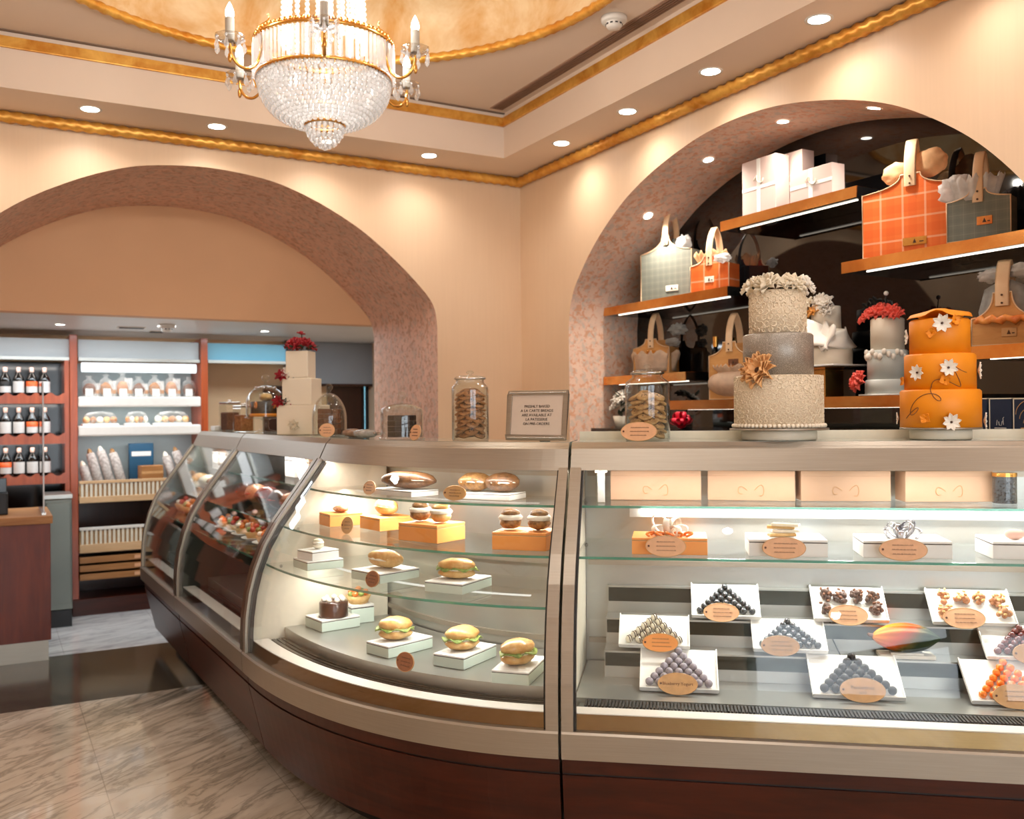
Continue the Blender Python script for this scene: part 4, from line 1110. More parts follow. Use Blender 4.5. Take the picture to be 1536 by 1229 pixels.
def pod(t, a):
    x = -.106 + .212 * t; q = math.sin(PI * min(1, max(0, t)) ** .95) ** .62
    rad = .047 * q * (1 + .05 * math.cos(10 * a)) * (1 - .25 * max(0, t - .8) / .2)
    return (x, rad * math.cos(a), .046 + rad * .95 * math.sin(a))
b.grid(lambda u_, v_: pod(.004 + .992 * u_, 2 * PI * v_), 36, 60); b.build('pod_body', M['pod'], r)
b = MB(); b.tube([(-.103, 0, .05), (-.114, 0, .052), (-.118, .002, .056)], [.007, .006, .004], 8); b.build('stem', M['choc_l'], r)
# black cord across the steps
b = MB(); s = s4(1253, .45, .7); b.tube([pos(4, s - .004, .56, .742), pos(4, s - .006, .497, .74), pos(4, s - .001, .49, .68), pos(4, s + .004, .41, .652)], .0022, 6)
tag(b.build('lamp_cord', M['black_m']), 'thin black cord hanging down the chocolate steps behind the black truffles', 'cord')
# ---------------------------------------------------------------- the two cases that run back through the arch
G2 = 'pastries in the second case'; G1 = 'pastries in the farthest case'
def putc(c, s, u, z): return pos(c, s, u, z), rz_at(c, s)
Z = 1.148
for k, (s, lab) in enumerate(((.50, 'pale box on the top shelf of the second case, farther end'), (.66, 'pale box on the top shelf of the second case, middle'), (.82, 'pale box on the top shelf of the second case, nearest the corner case'))):
    p, rz = putc(2, s, .40, Z); make_box('white' if k != 1 else 'kraft', .15, .12, .095, 'cake_box', lab, p, rz, 'pale boxes in the second case')
Z = .999
words_ = ['end by the far case', 'second from the far case', 'third from the far case', 'fourth from the far case', 'fifth from the far case', 'nearest the corner case']
for k, s in enumerate((.11, .26, .41, .56, .71, .86)):
    p, rz = putc(2, s, .33, Z)
    loaf('glazed brown loaf cake on the second shelf, ' + words_[k], p, rz + .2 * (k % 3 - 1), G2, .185, .13, .10, ('choc', 'clu_c', 'tr_maroon')[k % 3], 41 + k, 'fruit_r')
Z = .852
for k, s in enumerate((.09, .22, .35, .49, .63, .77, .90)):
    p, rz = putc(2, s, .24, Z); w7 = words_[k] if k < 5 else ('sixth from the far case' if k == 5 else 'nearest the corner case')
    pl = plate_of('white plate on the lowest shelf, ' + w7, p, rz, 'plates in the second case', .072)
    tart('glazed fruit tart on its white plate, ' + w7, V(p.x, p.y, Z + .0048), rz, G2, .057, ('fruit_o', 'fruit_r')[k % 2], 50 + k)
    p, rz = putc(2, s, .40, Z); choux('cream puff behind the tarts of the second case, ' + w7, p, rz, 'cream puffs behind the tarts', .05, ('bun', 'choc_l')[k % 2], 60 + k)
Z = DECK + .001
for k, s in enumerate((.34, .62, .86)):
    p, rz = putc(2, s, .30, Z); lab = ('farther', 'middle', 'nearer')[k]
    r = make_box('mint', .17, .17, .05, 'cake_box', lab + ' mint box on the floor of the second case', p, rz, 'mint boxes in the second case')
    round_cake(lab + ' dark round cake on the floor of the second case', on_box(r, 0, .085, .0505), rz, G2, .078, .10, 'choc', 'fruit_r', 70 + k)
for k, s in enumerate((.13, .32, .51, .70, .87)):
    nth = ('nearest the bread display', 'second from the bread display', 'third from the bread display', 'fourth from the bread display', 'nearest the second case')[k]
    p, rz = putc(1, s, .33, .999); loaf('pale glazed loaf in the farthest case, ' + nth, p, rz, G1, .17, .12, .09, ('bun', 'tr_white', 'clu_c')[k % 3], 80 + k)
    p, rz = putc(1, s, .24, .852); tart('fruit tart in the farthest case, ' + nth, p, rz, G1, .07, ('fruit_r', 'fruit_o')[k % 2], 90 + k)
    p, rz = putc(1, s, .42, 1.148); make_box('white', .15, .12, .07, 'cake_box', 'pale box in the farthest case, ' + nth, p, rz, 'pale boxes in the farthest case')
# ================================================================ on the counter tops
def on_top(c, px, u, dz=.001):
    s = s_of_px(c, px, u, TOP); return pos(c, s, u, TOP + dz), rz_at(c, s)
def lace(name, a, b, sc=70, strength=.9):
    n = N(name); v = n.coord()
    w = n.new('ShaderNodeTexVoronoi'); w.inputs['Scale'].default_value = sc; w.feature = 'SMOOTH_F1'; w.inputs['Smoothness'].default_value = .3
    vv = n.new('ShaderNodeMixRGB'); vv.blend_type = 'ADD'; vv.inputs[0].default_value = .04
    nz = n.new('ShaderNodeTexNoise'); nz.inputs['Scale'].default_value = 30; n.link(v, nz.inputs['Vector']); n.link(v, vv.inputs[1]); n.link(nz.outputs['Color'], vv.inputs[2])
    n.link(vv.outputs[0], w.inputs['Vector'])
    f = n.math('PINGPONG', n.math('MULTIPLY', w.outputs['Distance'], 2.2), .5)
    return n.bsdf(n.ramp(f, [(.1, a), (.4, b)]), .6, 0, n.bump(f, strength, .004), .3)
M['lace'] = lace('cream lace icing', S(224, 202, 172), S(240, 224, 198), 110, .5)
M['lace_fine'] = lace('fine lace icing', S(224, 202, 172), S(238, 222, 196), 120, .5)
def glitter():
    n = N('silver glitter icing'); v = n.coord(); f = n.noise(v, 400, 2); f2 = n.noise(v, 30, 3)
    return n.bsdf(n.ramp(f, [(.4, S(134, 126, 116)), (.62, S(172, 162, 150)), (.72, S(216, 206, 192))]), .4, .35, n.bump(f2, .2, .003))
M['glitter'] = glitter()
M['fondant_o'] = plain('saffron fondant', S(240, 144, 8), .5, 0, .05, 9, .08, 40)
M['fondant_w'] = plain('ivory fondant', S(236, 222, 200), .5, 0, .03, 6)
M['fondant_b'] = plain('pale blue grey fondant', S(206, 210, 204), .5, 0, .05, 9, .1, 40)
M['petal_c'] = plain('cream sugar petal', S(238, 222, 196), .55, 0, .05, 30)
M['petal_p'] = plain('peach sugar petal', S(232, 176, 116), .55, 0, .14, 24)
M['petal_w'] = plain('white sugar petal', S(240, 230, 216), .55, 0, .04, 30)
M['petal_r'] = plain('crimson petal', S(158, 18, 30), .5, 0, .2, 30)
M['petal_coral'] = plain('coral petal', S(238, 96, 78), .5, 0, .14, 26)
M['petal_o'] = plain('orange tipped petal', S(248, 170, 84), .5, 0, .2, 30)
M['petal_red'] = plain('red satin ribbon', S(214, 22, 54), .3, 0, .12, 20)
M['leaf'] = plain('dark leaf', S(44, 54, 32), .5, 0, .2, 30)
def petals(b, Mx, R_, rings, point=0.0, cup=.5, n0=5, seed=0):
    """layered curved petals round the local +Z axis"""
    rr = random.Random(seed)
    for k in range(rings):
        f = (k + 1) / rings; n = n0 + k; L = R_ * (.55 + .45 * f); tilt = (1.25 - 1.05 * f) * cup * 2
        for i in range(n):
            a = 2 * PI * (i + .5 * (k % 2)) / n + rr.uniform(-.1, .1)
            A = Mx @ RZ(a) @ T(R_ * .06, 0, R_ * .02 * (rings - k)) @ RY(-min(1.35, max(.05, tilt)) + rr.uniform(-.08, .08))
            W_ = L * (1.35 * PI / n + .12)
            def fn(u, v, L=L, W_=W_):
                x = L * u; w = W_ * math.sin(PI * min(1, .18 + .82 * u) ** (.8 + point)) * (1 - point * u)
                y = (v - .5) * w
                return (x, y, L * .28 * u * u * -0.6 + L * .3 * (2 * v - 1) ** 2 * u + L * .03 * math.sin(9 * v + 5 * u))
            b.grid(fn, 5, 4, A, .0012)
def blossom(parent, loc, nrm, R_, mat, rings=3, point=0, cup=.5, n0=5, seed=0, heart=None, nm='sugar_flower'):
    Mx = T(*loc) @ Vector(nrm).to_track_quat('Z', 'Y').to_matrix().to_4x4() @ RZ(seed)
    b = MB(); petals(b, Mx, R_, rings, point, cup, n0, seed); o = b.build(nm, M[mat], parent)
    if heart:
        b = MB(); b.ball((0, 0, R_ * .1), (R_ * .2, R_ * .2, R_ * .14), 10, 6, Mx); b.build('flower_heart', M[heart], o)
    return o
def star_flower(parent, loc, nrm, R_, seed=0):
    Mx = T(*loc) @ Vector(nrm).to_track_quat('Z', 'Y').to_matrix().to_4x4() @ RZ(seed); b = MB()
    for k in range(8):
        A = Mx @ RZ(2 * PI * k / 8) @ RY(-.25)
        b.grid(lambda u, v: (R_ * (.12 + .88 * u), (v - .5) * R_ * .52 * math.sin(PI * (.12 + .88 * u)) ** .8, R_ * .1 * u * (1 - u) + R_ * .12 * abs(2 * v - 1) * u), 4, 2, A, .0015, smooth=False)
    o = b.build('star_flower', M['petal_w'], parent)
    b = MB(); b.ball((0, 0, .003), (R_ * .14, R_ * .14, .004), 8, 5, Mx); b.build('flower_heart', M['choc'], o); return o
def board(px, c, u, R_, lab, h=.033):
    p, rz = on_top(c, px, u); r = thing('cake_stand', lab, 'cake stand', p, rz)
    b = MB(); b.lathe([(.001, 0), (R_ * .74, 0), (R_ * .76, .004), (R_ * .76, h - .004), (R_ * .74, h), (.001, h)], 40); b.build('turntable_foot', M['cream'], r)
    b = MB(); b.lathe([(.001, h), (R_, h), (R_, h + .006), (.001, h + .006)], 48); b.build('cake_board', M['alu'], r)
    return p + V(0, 0, h + .0065), rz
# ---- cream and silver three-tier cake
p, rz = board(1168, 4, .505, .163, 'low round stand under the cream and silver tiered cake')
ck = thing('tiered_cake', 'three-tier cake with cream lace tiers, a silver middle and sugar roses', 'cake', p, rz)
def tier(parent, R_, z0, z1, mat, nm='cake_tier', curl=None):
    b = MB()
    if curl:
        rr = random.Random(int(R_ * 1e4)); q, tr_ = curl; nr = max(2, int((z1 - z0) / (q * 1.7)))
        for j in range(nr):
            zc = z0 + (z1 - z0) * (j + .5) / nr; na = int(2 * PI * R_ / (q * 1.9))
            for i in range(na):
                a0 = 2 * PI * (i + .5 * (j % 2)) / na + rr.uniform(-.02, .02); st = rr.uniform(0, 6.28); sw = rr.uniform(3.4, 5.2); k = rr.uniform(.75, 1.1); dr = rr.choice((-1, 1))
                pts = []
                for t in range(8):
                    ph = st + dr * sw * t / 7; e = q * k * (1 - .45 * t / 7)
                    aa = a0 + e * math.cos(ph) / R_; zz = min(z1 - .002, max(z0 + .002, zc + e * math.sin(ph)))
                    pts.append((R_ * math.cos(aa) * 1.004, R_ * math.sin(aa) * 1.004, zz))
                b.tube(pts, tr_, 5)
    b.lathe([(.001, z0), (R_, z0), (R_, z1 - .006), (R_ - .006, z1), (.001, z1)], 64); return b.build(nm, M[mat], parent)
m = mpp(p)
H1, H2, H3 = 78 * m, 62 * m, 64 * m
t1 = tier(ck, .145, 0, H1, 'lace_fine', curl=(.009, .0018)); tier(ck, .1155, H1, H1 + H2, 'glitter'); tier(ck, .0925, H1 + H2, H1 + H2 + H3, 'lace', curl=(.0115, .0025))
b = MB()
for i in range(64): a = 2 * PI * i / 64; b.ball((.149 * math.cos(a), .149 * math.sin(a), .0088), .0075, 7, 5)
b.build('piped_border', M['fondant_w'], t1)
zt = H1 + H2 + H3
fa = math.atan2((EYE - p).y, (EYE - p).x) - rz    # direction to the viewer in the cake's own axes
for k, (da, q, R_, mat, nrm, ri, sd) in enumerate(((-1.25, .088, .04, 'petal_c', (0, 0, .8), 3, 1), (-.45, .075, .046, 'petal_c', (0, 0, .8), 4, 2), (.25, .075, .034, 'petal_c', (0, 0, .6), 3, 3), (.75, .075, .042, 'petal_c', (0, 0, .7), 5, 4), (1.5, .092, .038, 'petal_w', (0, 0, .5), 3, 5), (2.2, .08, .042, 'petal_w', (0, 0, .8), 3, 6), (-2.2, .08, .04, 'petal_c', (0, 0, .8), 3, 7))):
    d = V(math.cos(fa + da), math.sin(fa + da), 0)
    blossom(ck, d * q + V(0, 0, zt + .018), d * .8 + V(*nrm), R_, mat, ri, .2 if k in (0, 1, 4) else 0, .5, 5, sd)
    b = MB(); b.tube([d * (q * .7) + V(0, 0, zt - .004), d * q + V(0, 0, zt + .019)], .004, 6); b.build('flower_stem', M['leaf'], ck)
d = V(math.cos(fa - .50), math.sin(fa - .50), 0)
o = blossom(ck, d * .128 + V(0, 0, H1 + .014), d * 1.0 + V(0, 0, .35), .062, 'petal_p', 4, .1, .42, 6, 9, 'choc', 'peach_sugar_flower')
# ---- saffron orange tiered cake
p, rz = board(1410, 4, .505, .125, 'low round stand under the saffron orange tiered cake')
ck = thing('tiered_cake', 'saffron orange tiered cake with white star flowers', 'cake', p, rz)
m = mpp(p); fa = math.atan2((EYE - p).y, (EYE - p).x) - rz
HH = [56 * m, 53 * m, 52 * m]; RR = [.1235, .109, .0925]; z = 0
for R_, h in zip(RR, HH): tier(ck, R_, z, z + h, 'fondant_o'); z += h
b = MB()
b.grid(lambda u, v: ((.02 + .078 * v) * math.cos(2 * PI * u), (.02 + .078 * v) * math.sin(2 * PI * u), z + .004 + .030 * (1 - v) + .02 * v * max(0, math.sin(2 * PI * u * 3 + 1)) ** 2), 36, 5, None, .002)
b.build('torn_fondant_top', M['fondant_o'], ck)
def on_side(da, zz, tiers=((RR[0], 0, HH[0]), (RR[1], HH[0], HH[0] + HH[1]), (RR[2], HH[0] + HH[1], z))):
    for R_, a, b_ in tiers:
        if a <= zz < b_: break
    d = V(math.cos(fa + da), math.sin(fa + da), 0); return d * (R_ + .004) + V(0, 0, zz), d
Z1, Z2 = HH[0], HH[0] + HH[1]
for da, zz, R_, sd in ((.25, .018, .03, 1), (.22, Z1 + .068, .03, 2), (-.62, Z1 + .055, .027, 3), (1.45, Z1 + .06, .028, 4), (.08, Z2 + .095, .032, 5), (-1.4, Z2 + .06, .026, 6), (1.5, .02, .028, 7), (-1.5, .03, .02, 8)):
    q, d = on_side(da, zz); star_flower(ck, q, d, R_, sd)
for da, zz, sd in ((-.35, .030, 1), (.12, Z1 + .028, 2), (-.25, Z2 + .065, 3), (-1.3, Z1 + .03, 4), (.5, Z2 + .12, 5)):
    q, d = on_side(da, min(zz, z - .01)); blossom(ck, q, d, .018, 'fondant_o', 1, .2, .9, 4, sd, None, 'orange_bell_flower')
b = MB(); pts = []
for i in range(90):
    t = i / 89; da = -.95 + 1.7 * t + .25 * math.sin(t * 19); zz = .03 + (Z1 + .05) * t * .95 + .022 * math.sin(t * 23)
    q, d = on_side(da, zz); pts.append(q - d * .003)
brk = [0] + [i for i in range(1, 90) if (pts[i] - pts[i - 1]).length > .03] + [90]
for a, c_ in zip(brk, brk[1:]):
    if c_ - a > 1: b.tube(pts[a:c_], .0011, 5)
b.build('piped_vine', M['choc_l'], ck)
# ---- cookie jars
def jar(c, px, u, R_, H, lab, ribs=0, lid=.8):
    p, rz = on_top(c, px, u); r = thing('cookie_jar', lab, 'jar', p, rz, 'glass jars')
    rf = (lambda a, z: 1 + .012 * math.cos(ribs * a)) if ribs else None
    nk = R_ * lid
    po = [(.001, 0), (R_ * .96, 0), (R_, .006), (R_, H * .72), (R_ * .97, H * .77), (nk * .95, H * .83), (nk * .95, H * .865), (nk, H * .875)]
    pi = [(q - .003 if q > .01 else q, z + (.004 if i < 2 else 0)) for i, (q, z) in enumerate(po)][::-1]
    b = MB(); b.lathe(po + pi, 48, None, rf=rf); b.build('jar_glass', M['glass_jar'], r)
    b = MB(); b.lathe([(.001, H * .876), (nk * 1.06, H * .876), (nk * 1.06, H * .90), (nk * .8, H * .925), (.2 * nk, H * .935), (.1 * nk, H * .945), (.24 * nk, H * .965), (.26 * nk, H * .98), (.14 * nk, H), (.001, H)], 36); b.build('glass_lid', M['glass_jar'], r)
    b = MB(); b.tube([(nk * 1.03 * math.cos(2 * PI * i / 40), nk * 1.03 * math.sin(2 * PI * i / 40), H * .888) for i in range(40)], .003, 6, closed=True); b.build('lid_rim', M['chrome'], r)
    return p
def cookies(p, R_, H, r_, th, m, lab, group, n, seed, name='cookie'):
    f = thing(name, lab, 'cookie', (0, 0, 70), 0, group)
    b = MB(); b.lathe([(.001, 0), (r_ * .9, 0), (r_, th * .45), (r_ * .93, th * .9), (r_ * .5, th * 1.1), (.001, th)], 16, None, rf=lambda a, z: 1 + .05 * math.sin(5 * a + z * 90)); b.build('cookie_body', M[m], f)
    b = MB()
    for k in range(6): a = k * 2.4; b.ball((r_ * .55 * math.sqrt(k / 6) * math.cos(a), r_ * .55 * math.sqrt(k / 6) * math.sin(a), th * 1.02), (.0035, .003, .002), 6, 4)
    b.build('chip', M['choc'], f)
    rr = random.Random(seed); used = False; z = .006; k = 0; per = 5
    for k in range(n):
        lv = k // per; i = k % per; a = 2 * PI * (i + .5 * (lv % 2)) / per + rr.uniform(-.15, .15)
        q = R_ - r_ - .006
        zz = .010 + lv * (H - .02) / max(1, (n / per)) + rr.uniform(0, .003)
        tl = rr.uniform(.25, .75)
        loc = p + V(q * math.cos(a), q * math.sin(a), zz + r_ * math.sin(tl) * .5)
        rot = (RZ(a) @ RY(tl)).to_euler()
        if not used: f.location = loc; f.rotation_euler = rot; used = True
        else: dup(f, loc, rot=rot)
M['cookie'] = mat_pastry('brown cookie', S(132, 82, 44), S(188, 128, 76), .6, .4, 60)
M['cookie_p'] = mat_pastry('pale cookie', S(164, 116, 66), S(212, 166, 108), .6, .4, 60)
p = jar(3, 706, .50, .068, .255, 'clear jar of brown cookies left of the framed sign')
cookies(p, .064, .185, .026, .009, 'cookie', 'brown cookie inside the jar left of the framed sign', 'brown cookies in the jar', 60, 3)
p = jar(4, 972, .50, .076, .262, 'ribbed jar of pale cookies right of the framed sign', 44, .72)
cookies(p, .072, .165, .028, .011, 'cookie_p', 'pale cookie inside the ribbed jar', 'pale cookies in the ribbed jar', 45, 5)
p, rz = on_top(4, 957, .405); make_tag('peach oval tag on the counter before the ribbed jar', p, rz - .3, .128, .066, 'peach', 12)
# ---- framed sign
p, rz = on_top(3, 803, .47)
r = thing('framed_sign', 'silver framed notice on the counter between the two cookie jars', 'sign', p, rz - .12)
m = mpp(p); w, h = 98 * m, 76 * m; A = T(0, 0, .002) @ RX(D2R(-9))
b = MB(); fr = .017
b.bx(-w / 2, w / 2, -.006, .006, 0, fr, A); b.bx(-w / 2, w / 2, -.006, .006, h - fr, h, A); b.bx(-w / 2, -w / 2 + fr, -.006, .006, fr, h - fr, A); b.bx(w / 2 - fr, w / 2, -.006, .006, fr, h - fr, A)
b.build('frame_moulding', M['alu'], r, bevel=.003)
b = MB()
for i in range(46):
    x = -w / 2 + fr * .5 + (w - fr) * i / 45
    for zz in (fr * .5, h - fr * .5): b.ball((x, -.006, zz), .0032, 6, 4, A)
b.build('beaded_edge', M['steel'], r)
b = MB(); b.bx(-w / 2 + fr, w / 2 - fr, -.002, .004, fr, h - fr, A); b.build('paper', plain('pale grey paper', S(206, 186, 168), .6, 0, .02), r)
text('lettering', 'FRESHLY BAKED\nA LA CARTE BREADS\nARE AVAILABLE AT\nLA PATISSERIE\nON PRE-ORDERS', .0135, M['ink_d'], r, A @ T(0, -.0028, h * .50) @ RX(PI / 2), line=1.15)
b = MB(); b.prism([(-.02, 0), (.02, 0), (.01, h * .8), (-.01, h * .8)], .010, .014, T(0, .085, .001) @ RX(D2R(20)) @ T(0, -.012, 0)); b.build('easel_back', M['black_m'], r)
# ---- glass domes
def cloche(c, px, u, R_, H, lab, shape='dome'):
    p, rz = on_top(c, px, u); r = thing('glass_cloche', lab, 'glass dome', p, rz, 'glass domes')
    b = MB(); b.lathe([(.001, 0), (R_ * 1.06, 0), (R_ * 1.1, .005), (R_ * 1.06, .009), (.001, .007)], 40); b.build('glass_plate', M['glass_jar'], r)
    hd = H * .8
    if shape == 'dome': po = [(R_, .011)] + [(R_, .011 + hd * .35)] + [(R_ * math.cos(a), .011 + hd * .35 + hd * .65 * math.sin(a)) for a in [PI / 2 * i / 12 for i in range(1, 12)]] + [(.004, .011 + hd)]
    else: po = [(R_, .011), (R_, .011 + hd * .72), (R_ * .96, .011 + hd * .82), (R_ * .6, .011 + hd * .93), (.004, .011 + hd)]
    b = MB(); b.lathe(po + [(max(q - .003, .002), z - .003) for q, z in po][::-1], 40); b.build('dome_glass', M['glass_jar'], r)
    b = MB(); b.lathe([(.004, .011 + hd), (.008, .016 + hd), (.006, .02 + hd), (.015, hd + .03), (.017, hd + .04), (.011, hd + .052), (.001, hd + .055)], 20); b.build('knob', M['glass_jar'], r)
    return p
def brownies(p, n, w, th, m, lab, group, rz):
    f = thing('brownie', lab, 'brownie', (0, 0, 75), 0, group)
    b = MB(); b.box((0, 0, th / 2), (w, w, th)); b.build('crumb', M[m], f, bevel=.003)
    b = MB(); b.box((0, 0, th * .98), (w * .96, w * .96, th * .12)); b.build('glaze', M['choc'], f, bevel=.001)
    k = 0
    for sx in (-.5, .5):
        for i in range(n):
            q = p + Matrix.Rotation(rz, 3, 'Z') @ V(sx * (w + .003), 0, .0095 + i * (th * 1.06)); 
            if k == 0: f.location = q; f.rotation_euler = (0, 0, rz)
            else: dup(f, q, rz + .08 * ((i * 7) % 3 - 1))
            k += 1
p = cloche(2, 494, .50, .080, .235, 'tall rounded glass dome over brownies beside the wedding cake')
brownies(p, 5, .048, .022, 'choc_l', 'brown cake square stacked under the tall rounded dome', 'cake squares under the tall dome', .3)
p = cloche(3, 603, .47, .082, .165, 'low flat-shouldered glass dome over dark brownies, left of the cookie jar', 'flat')
brownies(p, 4, .05, .02, 'tr_black', 'dark brownie stacked under the low flat-shouldered dome', 'brownies under the low dome', .2)
p, rz = on_top(3, 621, .40); make_tag('peach oval tag before the low flat-shouldered dome', p, rz - .2, .075, .06, 'peach', 14)
p, rz = on_top(2, 490, .40); make_tag('peach oval tag before the tall rounded dome', p, rz + 1.0, .07, .062, 'peach', 14)
# wrapped packets
for k, (px, u) in enumerate(((522, .46), (548, .44))):
    p, rz = on_top(3, px, u); r = thing('wrapped_packet', ('brown' if k == 0 else 'grey') + ' film-wrapped packet between the two brownie domes', 'packet', p, rz + .3, 'wrapped packets')
    b = MB(); b.ball((0, 0, .02), (.07, .035, .02), 18, 8, fn=rough_fn(k + 3, .2, 3)); b.build('wrapper', plain('packet wrapper %d' % k, (S(140, 112, 92), S(160, 156, 150))[k], .15, 0, .3, 40), r)
    b = MB(); b.grid(lambda u_, v: (.06 + .03 * u_, (v - .5) * .05 * (.6 + .6 * u_), .02 + .006 * math.sin(16 * v)), 4, 10, None, .001); b.build('twisted_end', M['film'], r)
# ---- wedding cake with red flowers
p, rz = on_top(2, 456, .51)
m = mpp(p); wc = thing('wedding_cake', 'tall ivory square-tiered cake with red flowers', 'cake', p, rz + .9)
H1, H2, H3 = 44 * m, 40 * m, 40 * m
for w, z0, h, dx in ((.205, 0, H1, 0), (.152, H1, H2, .02), (.115, H1 + H2, H3, .035)):
    b = MB(); b.box((0, -dx, z0 + h / 2), (w, w, h)); b.build('cake_tier', M['fondant_w'], wc, bevel=.006)
R3 = rz + .9; fa = math.atan2((EYE - p).y, (EYE - p).x) - R3
zt = H1 + H2 + H3
for k in range(6):
    a = fa + (k - 2.5) * .9; q = .04 if k else .0
    blossom(wc, V(q * math.cos(a), q * math.sin(a) - .035, zt + .022 + .012 * (k % 2)), V(math.cos(a) * .8, math.sin(a) * .8, 1), .042, 'petal_r', 3, .2, .6, 5, k, None, 'red_flower')
blossom(wc, V(0, -.03, zt + .085), V(.2, .1, 1), .022, 'petal_r', 2, .2, .8, 4, 7, None, 'red_bud')
b = MB()
for k in range(9):
    a = fa + (k - 4) * .6; A = T(.05 * math.cos(a), .05 * math.sin(a) - .035, zt + .008) @ RZ(a) @ RY(-.25)
    b.grid(lambda u, v: (.05 * u, (v - .5) * .03 * math.sin(PI * (.1 + .9 * u)), .008 * u), 4, 2, A, .001)
b.tube([(0, -.03, zt - .005), (.004, -.03, zt + .085)], .003, 5); b.build('leaf_spray', M['leaf'], wc)
right = V(math.cos(fa + PI / 2), math.sin(fa + PI / 2), 0); frt = V(math.cos(fa), math.sin(fa), 0)
for sgn, zz, q, mats in ((-1, H1 + H2 + .012, .085, ('petal_r', 'petal_w', 'leaf')), (-1, H1 + .016, .10, ('petal_r', 'leaf', 'petal_r'))):
    base = right * (-sgn * -1) * 0 + right * (-q) + frt * .05
    for k, mt in enumerate(mats):
        blossom(wc, base + right * (.028 * k - .02) + V(0, 0, zz + .012 * (k % 2)), frt + V(0, 0, .6) - right * .3, .036, mt, 3, .2, .55, 5, 11 + k, None, {'leaf': 'leaf_rosette'}.get(mt, 'spray_flower'))
blossom(wc, right * -.05 + frt * .112 + V(0, 0, .05), frt, .03, 'petal_c', 3, 0, .5, 5, 31, None, 'cream_flower')
# ---- domed stand with an orange cake, and the jars behind it
p = None
q, rz = on_top(1, 399, .50)
st = thing('pedestal_stand', 'footed glass stand carrying a domed orange and black cake', 'cake stand', q, rz)
b = MB(); b.lathe([(.001, 0), (.07, 0), (.072, .006), (.02, .018), (.014, .04), (.02, .052), (.013, .066), (.03, .078), (.115, .083), (.118, .090), (.001, .088)], 40); b.build('glass_pedestal', M['glass_jar'], st)
ck = thing('layer_cake', 'orange and black layer cake under the footed glass dome', 'cake', q + V(0, 0, .0905), rz)
b = MB(); b.lathe([(.001, 0), (.09, 0), (.09, .018), (.001, .018)], 36); b.build('orange_base', M['fondant_o'], ck)
b = MB(); b.lathe([(.001, .018), (.082, .018), (.082, .085), (.001, .087)], 36); b.build('dark_layer', M['tr_black'], ck)
b = MB(); b.ball((0, 0, .11), (.055, .04, .026), 18, 10, fn=rough_fn(8, .2, 2.5)); b.build('golden_topping', M['bun'], ck)
for k in range(5): a = k * 1.256 + .3; b = MB(); b.tube([(.085 * math.cos(a) + .014 * math.cos(t), .085 * math.sin(a), .065 + .014 * math.sin(t)) for t in [2 * PI * i / 16 for i in range(16)]], .006, 6, closed=True); b.build('orange_slice', M['fruit_o'], ck)
cl = thing('glass_cloche', 'large glass dome with a ball knob over the orange and black cake', 'glass dome', q + V(0, 0, .0905), rz, 'glass domes')
R_ = .108; po = [(R_, .0), (R_, .075)] + [(R_ * math.cos(a), .075 + .10 * math.sin(a)) for a in [PI / 2 * i / 12 for i in range(1, 12)]] + [(.004, .176)]
b = MB(); b.lathe(po + [(max(x - .003, .002), z - .003 if z > .01 else z) for x, z in po][::-1], 40); b.build('dome_glass', M['glass_jar'], cl)
b = MB(); b.lathe([(.006, .176), (.008, .19), (.006, .195), (.019, .205), (.022, .218), (.018, .232), (.001, .238)], 20); b.build('knob', M['glass_jar'], cl)
b = MB()
for k in range(14): a = 2 * PI * k / 14; b.ball((.055 * math.cos(a), .055 * math.sin(a), .163), .006, 7, 5)
b.build('beaded_ring', M['chrome'], cl)
for k, (px, R_, H, mt) in enumerate(((345, .062, .20, 'choc_l'), (366, .058, .17, 'cookie'))):
    p, rz = on_top(1, px, .52 if k == 0 else .47); r = thing('storage_jar', ('taller' if k == 0 else 'shorter') + ' square jar of brown biscuits by the far end of the counter', 'jar', p, rz + .3, 'square jars')
    b = MB(); b.bx(-R_ * .8, R_ * .8, -R_ * .8, R_ * .8, 0, H * .85); b.build('jar_glass', M['glass_jar'], r, bevel=.006)
    b = MB(); b.bx(-R_ * .8, R_ * .8, -R_ * .8, R_ * .8, H * .86, H * .93); b.cyl((0, 0, H * .93), .012, H * .07, 12); b.build('jar_lid', M['steel'], r, bevel=.004)
    b = MB(); b.bx(-R_ * .7, R_ * .7, -R_ * .7, R_ * .7, .005, H * .6); o = b.build('biscuit_fill', M[mt], r, bevel=.008)
    o['kind'] = 'stuff'
p, rz = on_top(1, 330, .50); r = thing('paper_bag_stack', 'stack of folded white napkins at the far end of the counter', 'napkins', p, rz)
b = MB(); b.bx(-.06, .06, -.06, .06, 0, .03); b.build('napkin_block', M['white'], r, bevel=.003); b = MB(); b.bx(-.061, .061, -.012, .012, -.0005, .0312); b.build('paper_band', M['peach'], r)
# ================================================================ the black niche and what stands on its shelves
XF, XBK = 3.226, XR + NB - .004
def tulle(name, col, dens=.55):
    n = N(name); v = n.coord()
    tr = n.new('ShaderNodeBsdfTransparent'); tl = n.new('ShaderNodeBsdfTranslucent'); tl.inputs['Color'].default_value = col
    df = n.new('ShaderNodeBsdfDiffuse'); df.inputs['Color'].default_value = col
    m1 = n.new('ShaderNodeMixShader'); m1.inputs[0].default_value = .4; n.link(df.outputs[0], m1.inputs[1]); n.link(tl.outputs[0], m1.inputs[2])
    f = n.ramp(n.noise(v, 26, 3), [(.2, (dens - .15,) * 3 + (1,)), (.8, (min(1, dens + .25),) * 3 + (1,))])
    mx = n.new('ShaderNodeMixShader'); n.link(f, mx.inputs[0]); n.link(tr.outputs[0], mx.inputs[1]); n.link(m1.outputs[0], mx.inputs[2])
    n.link(mx.outputs[0], n.out.inputs['Surface']); return n.m
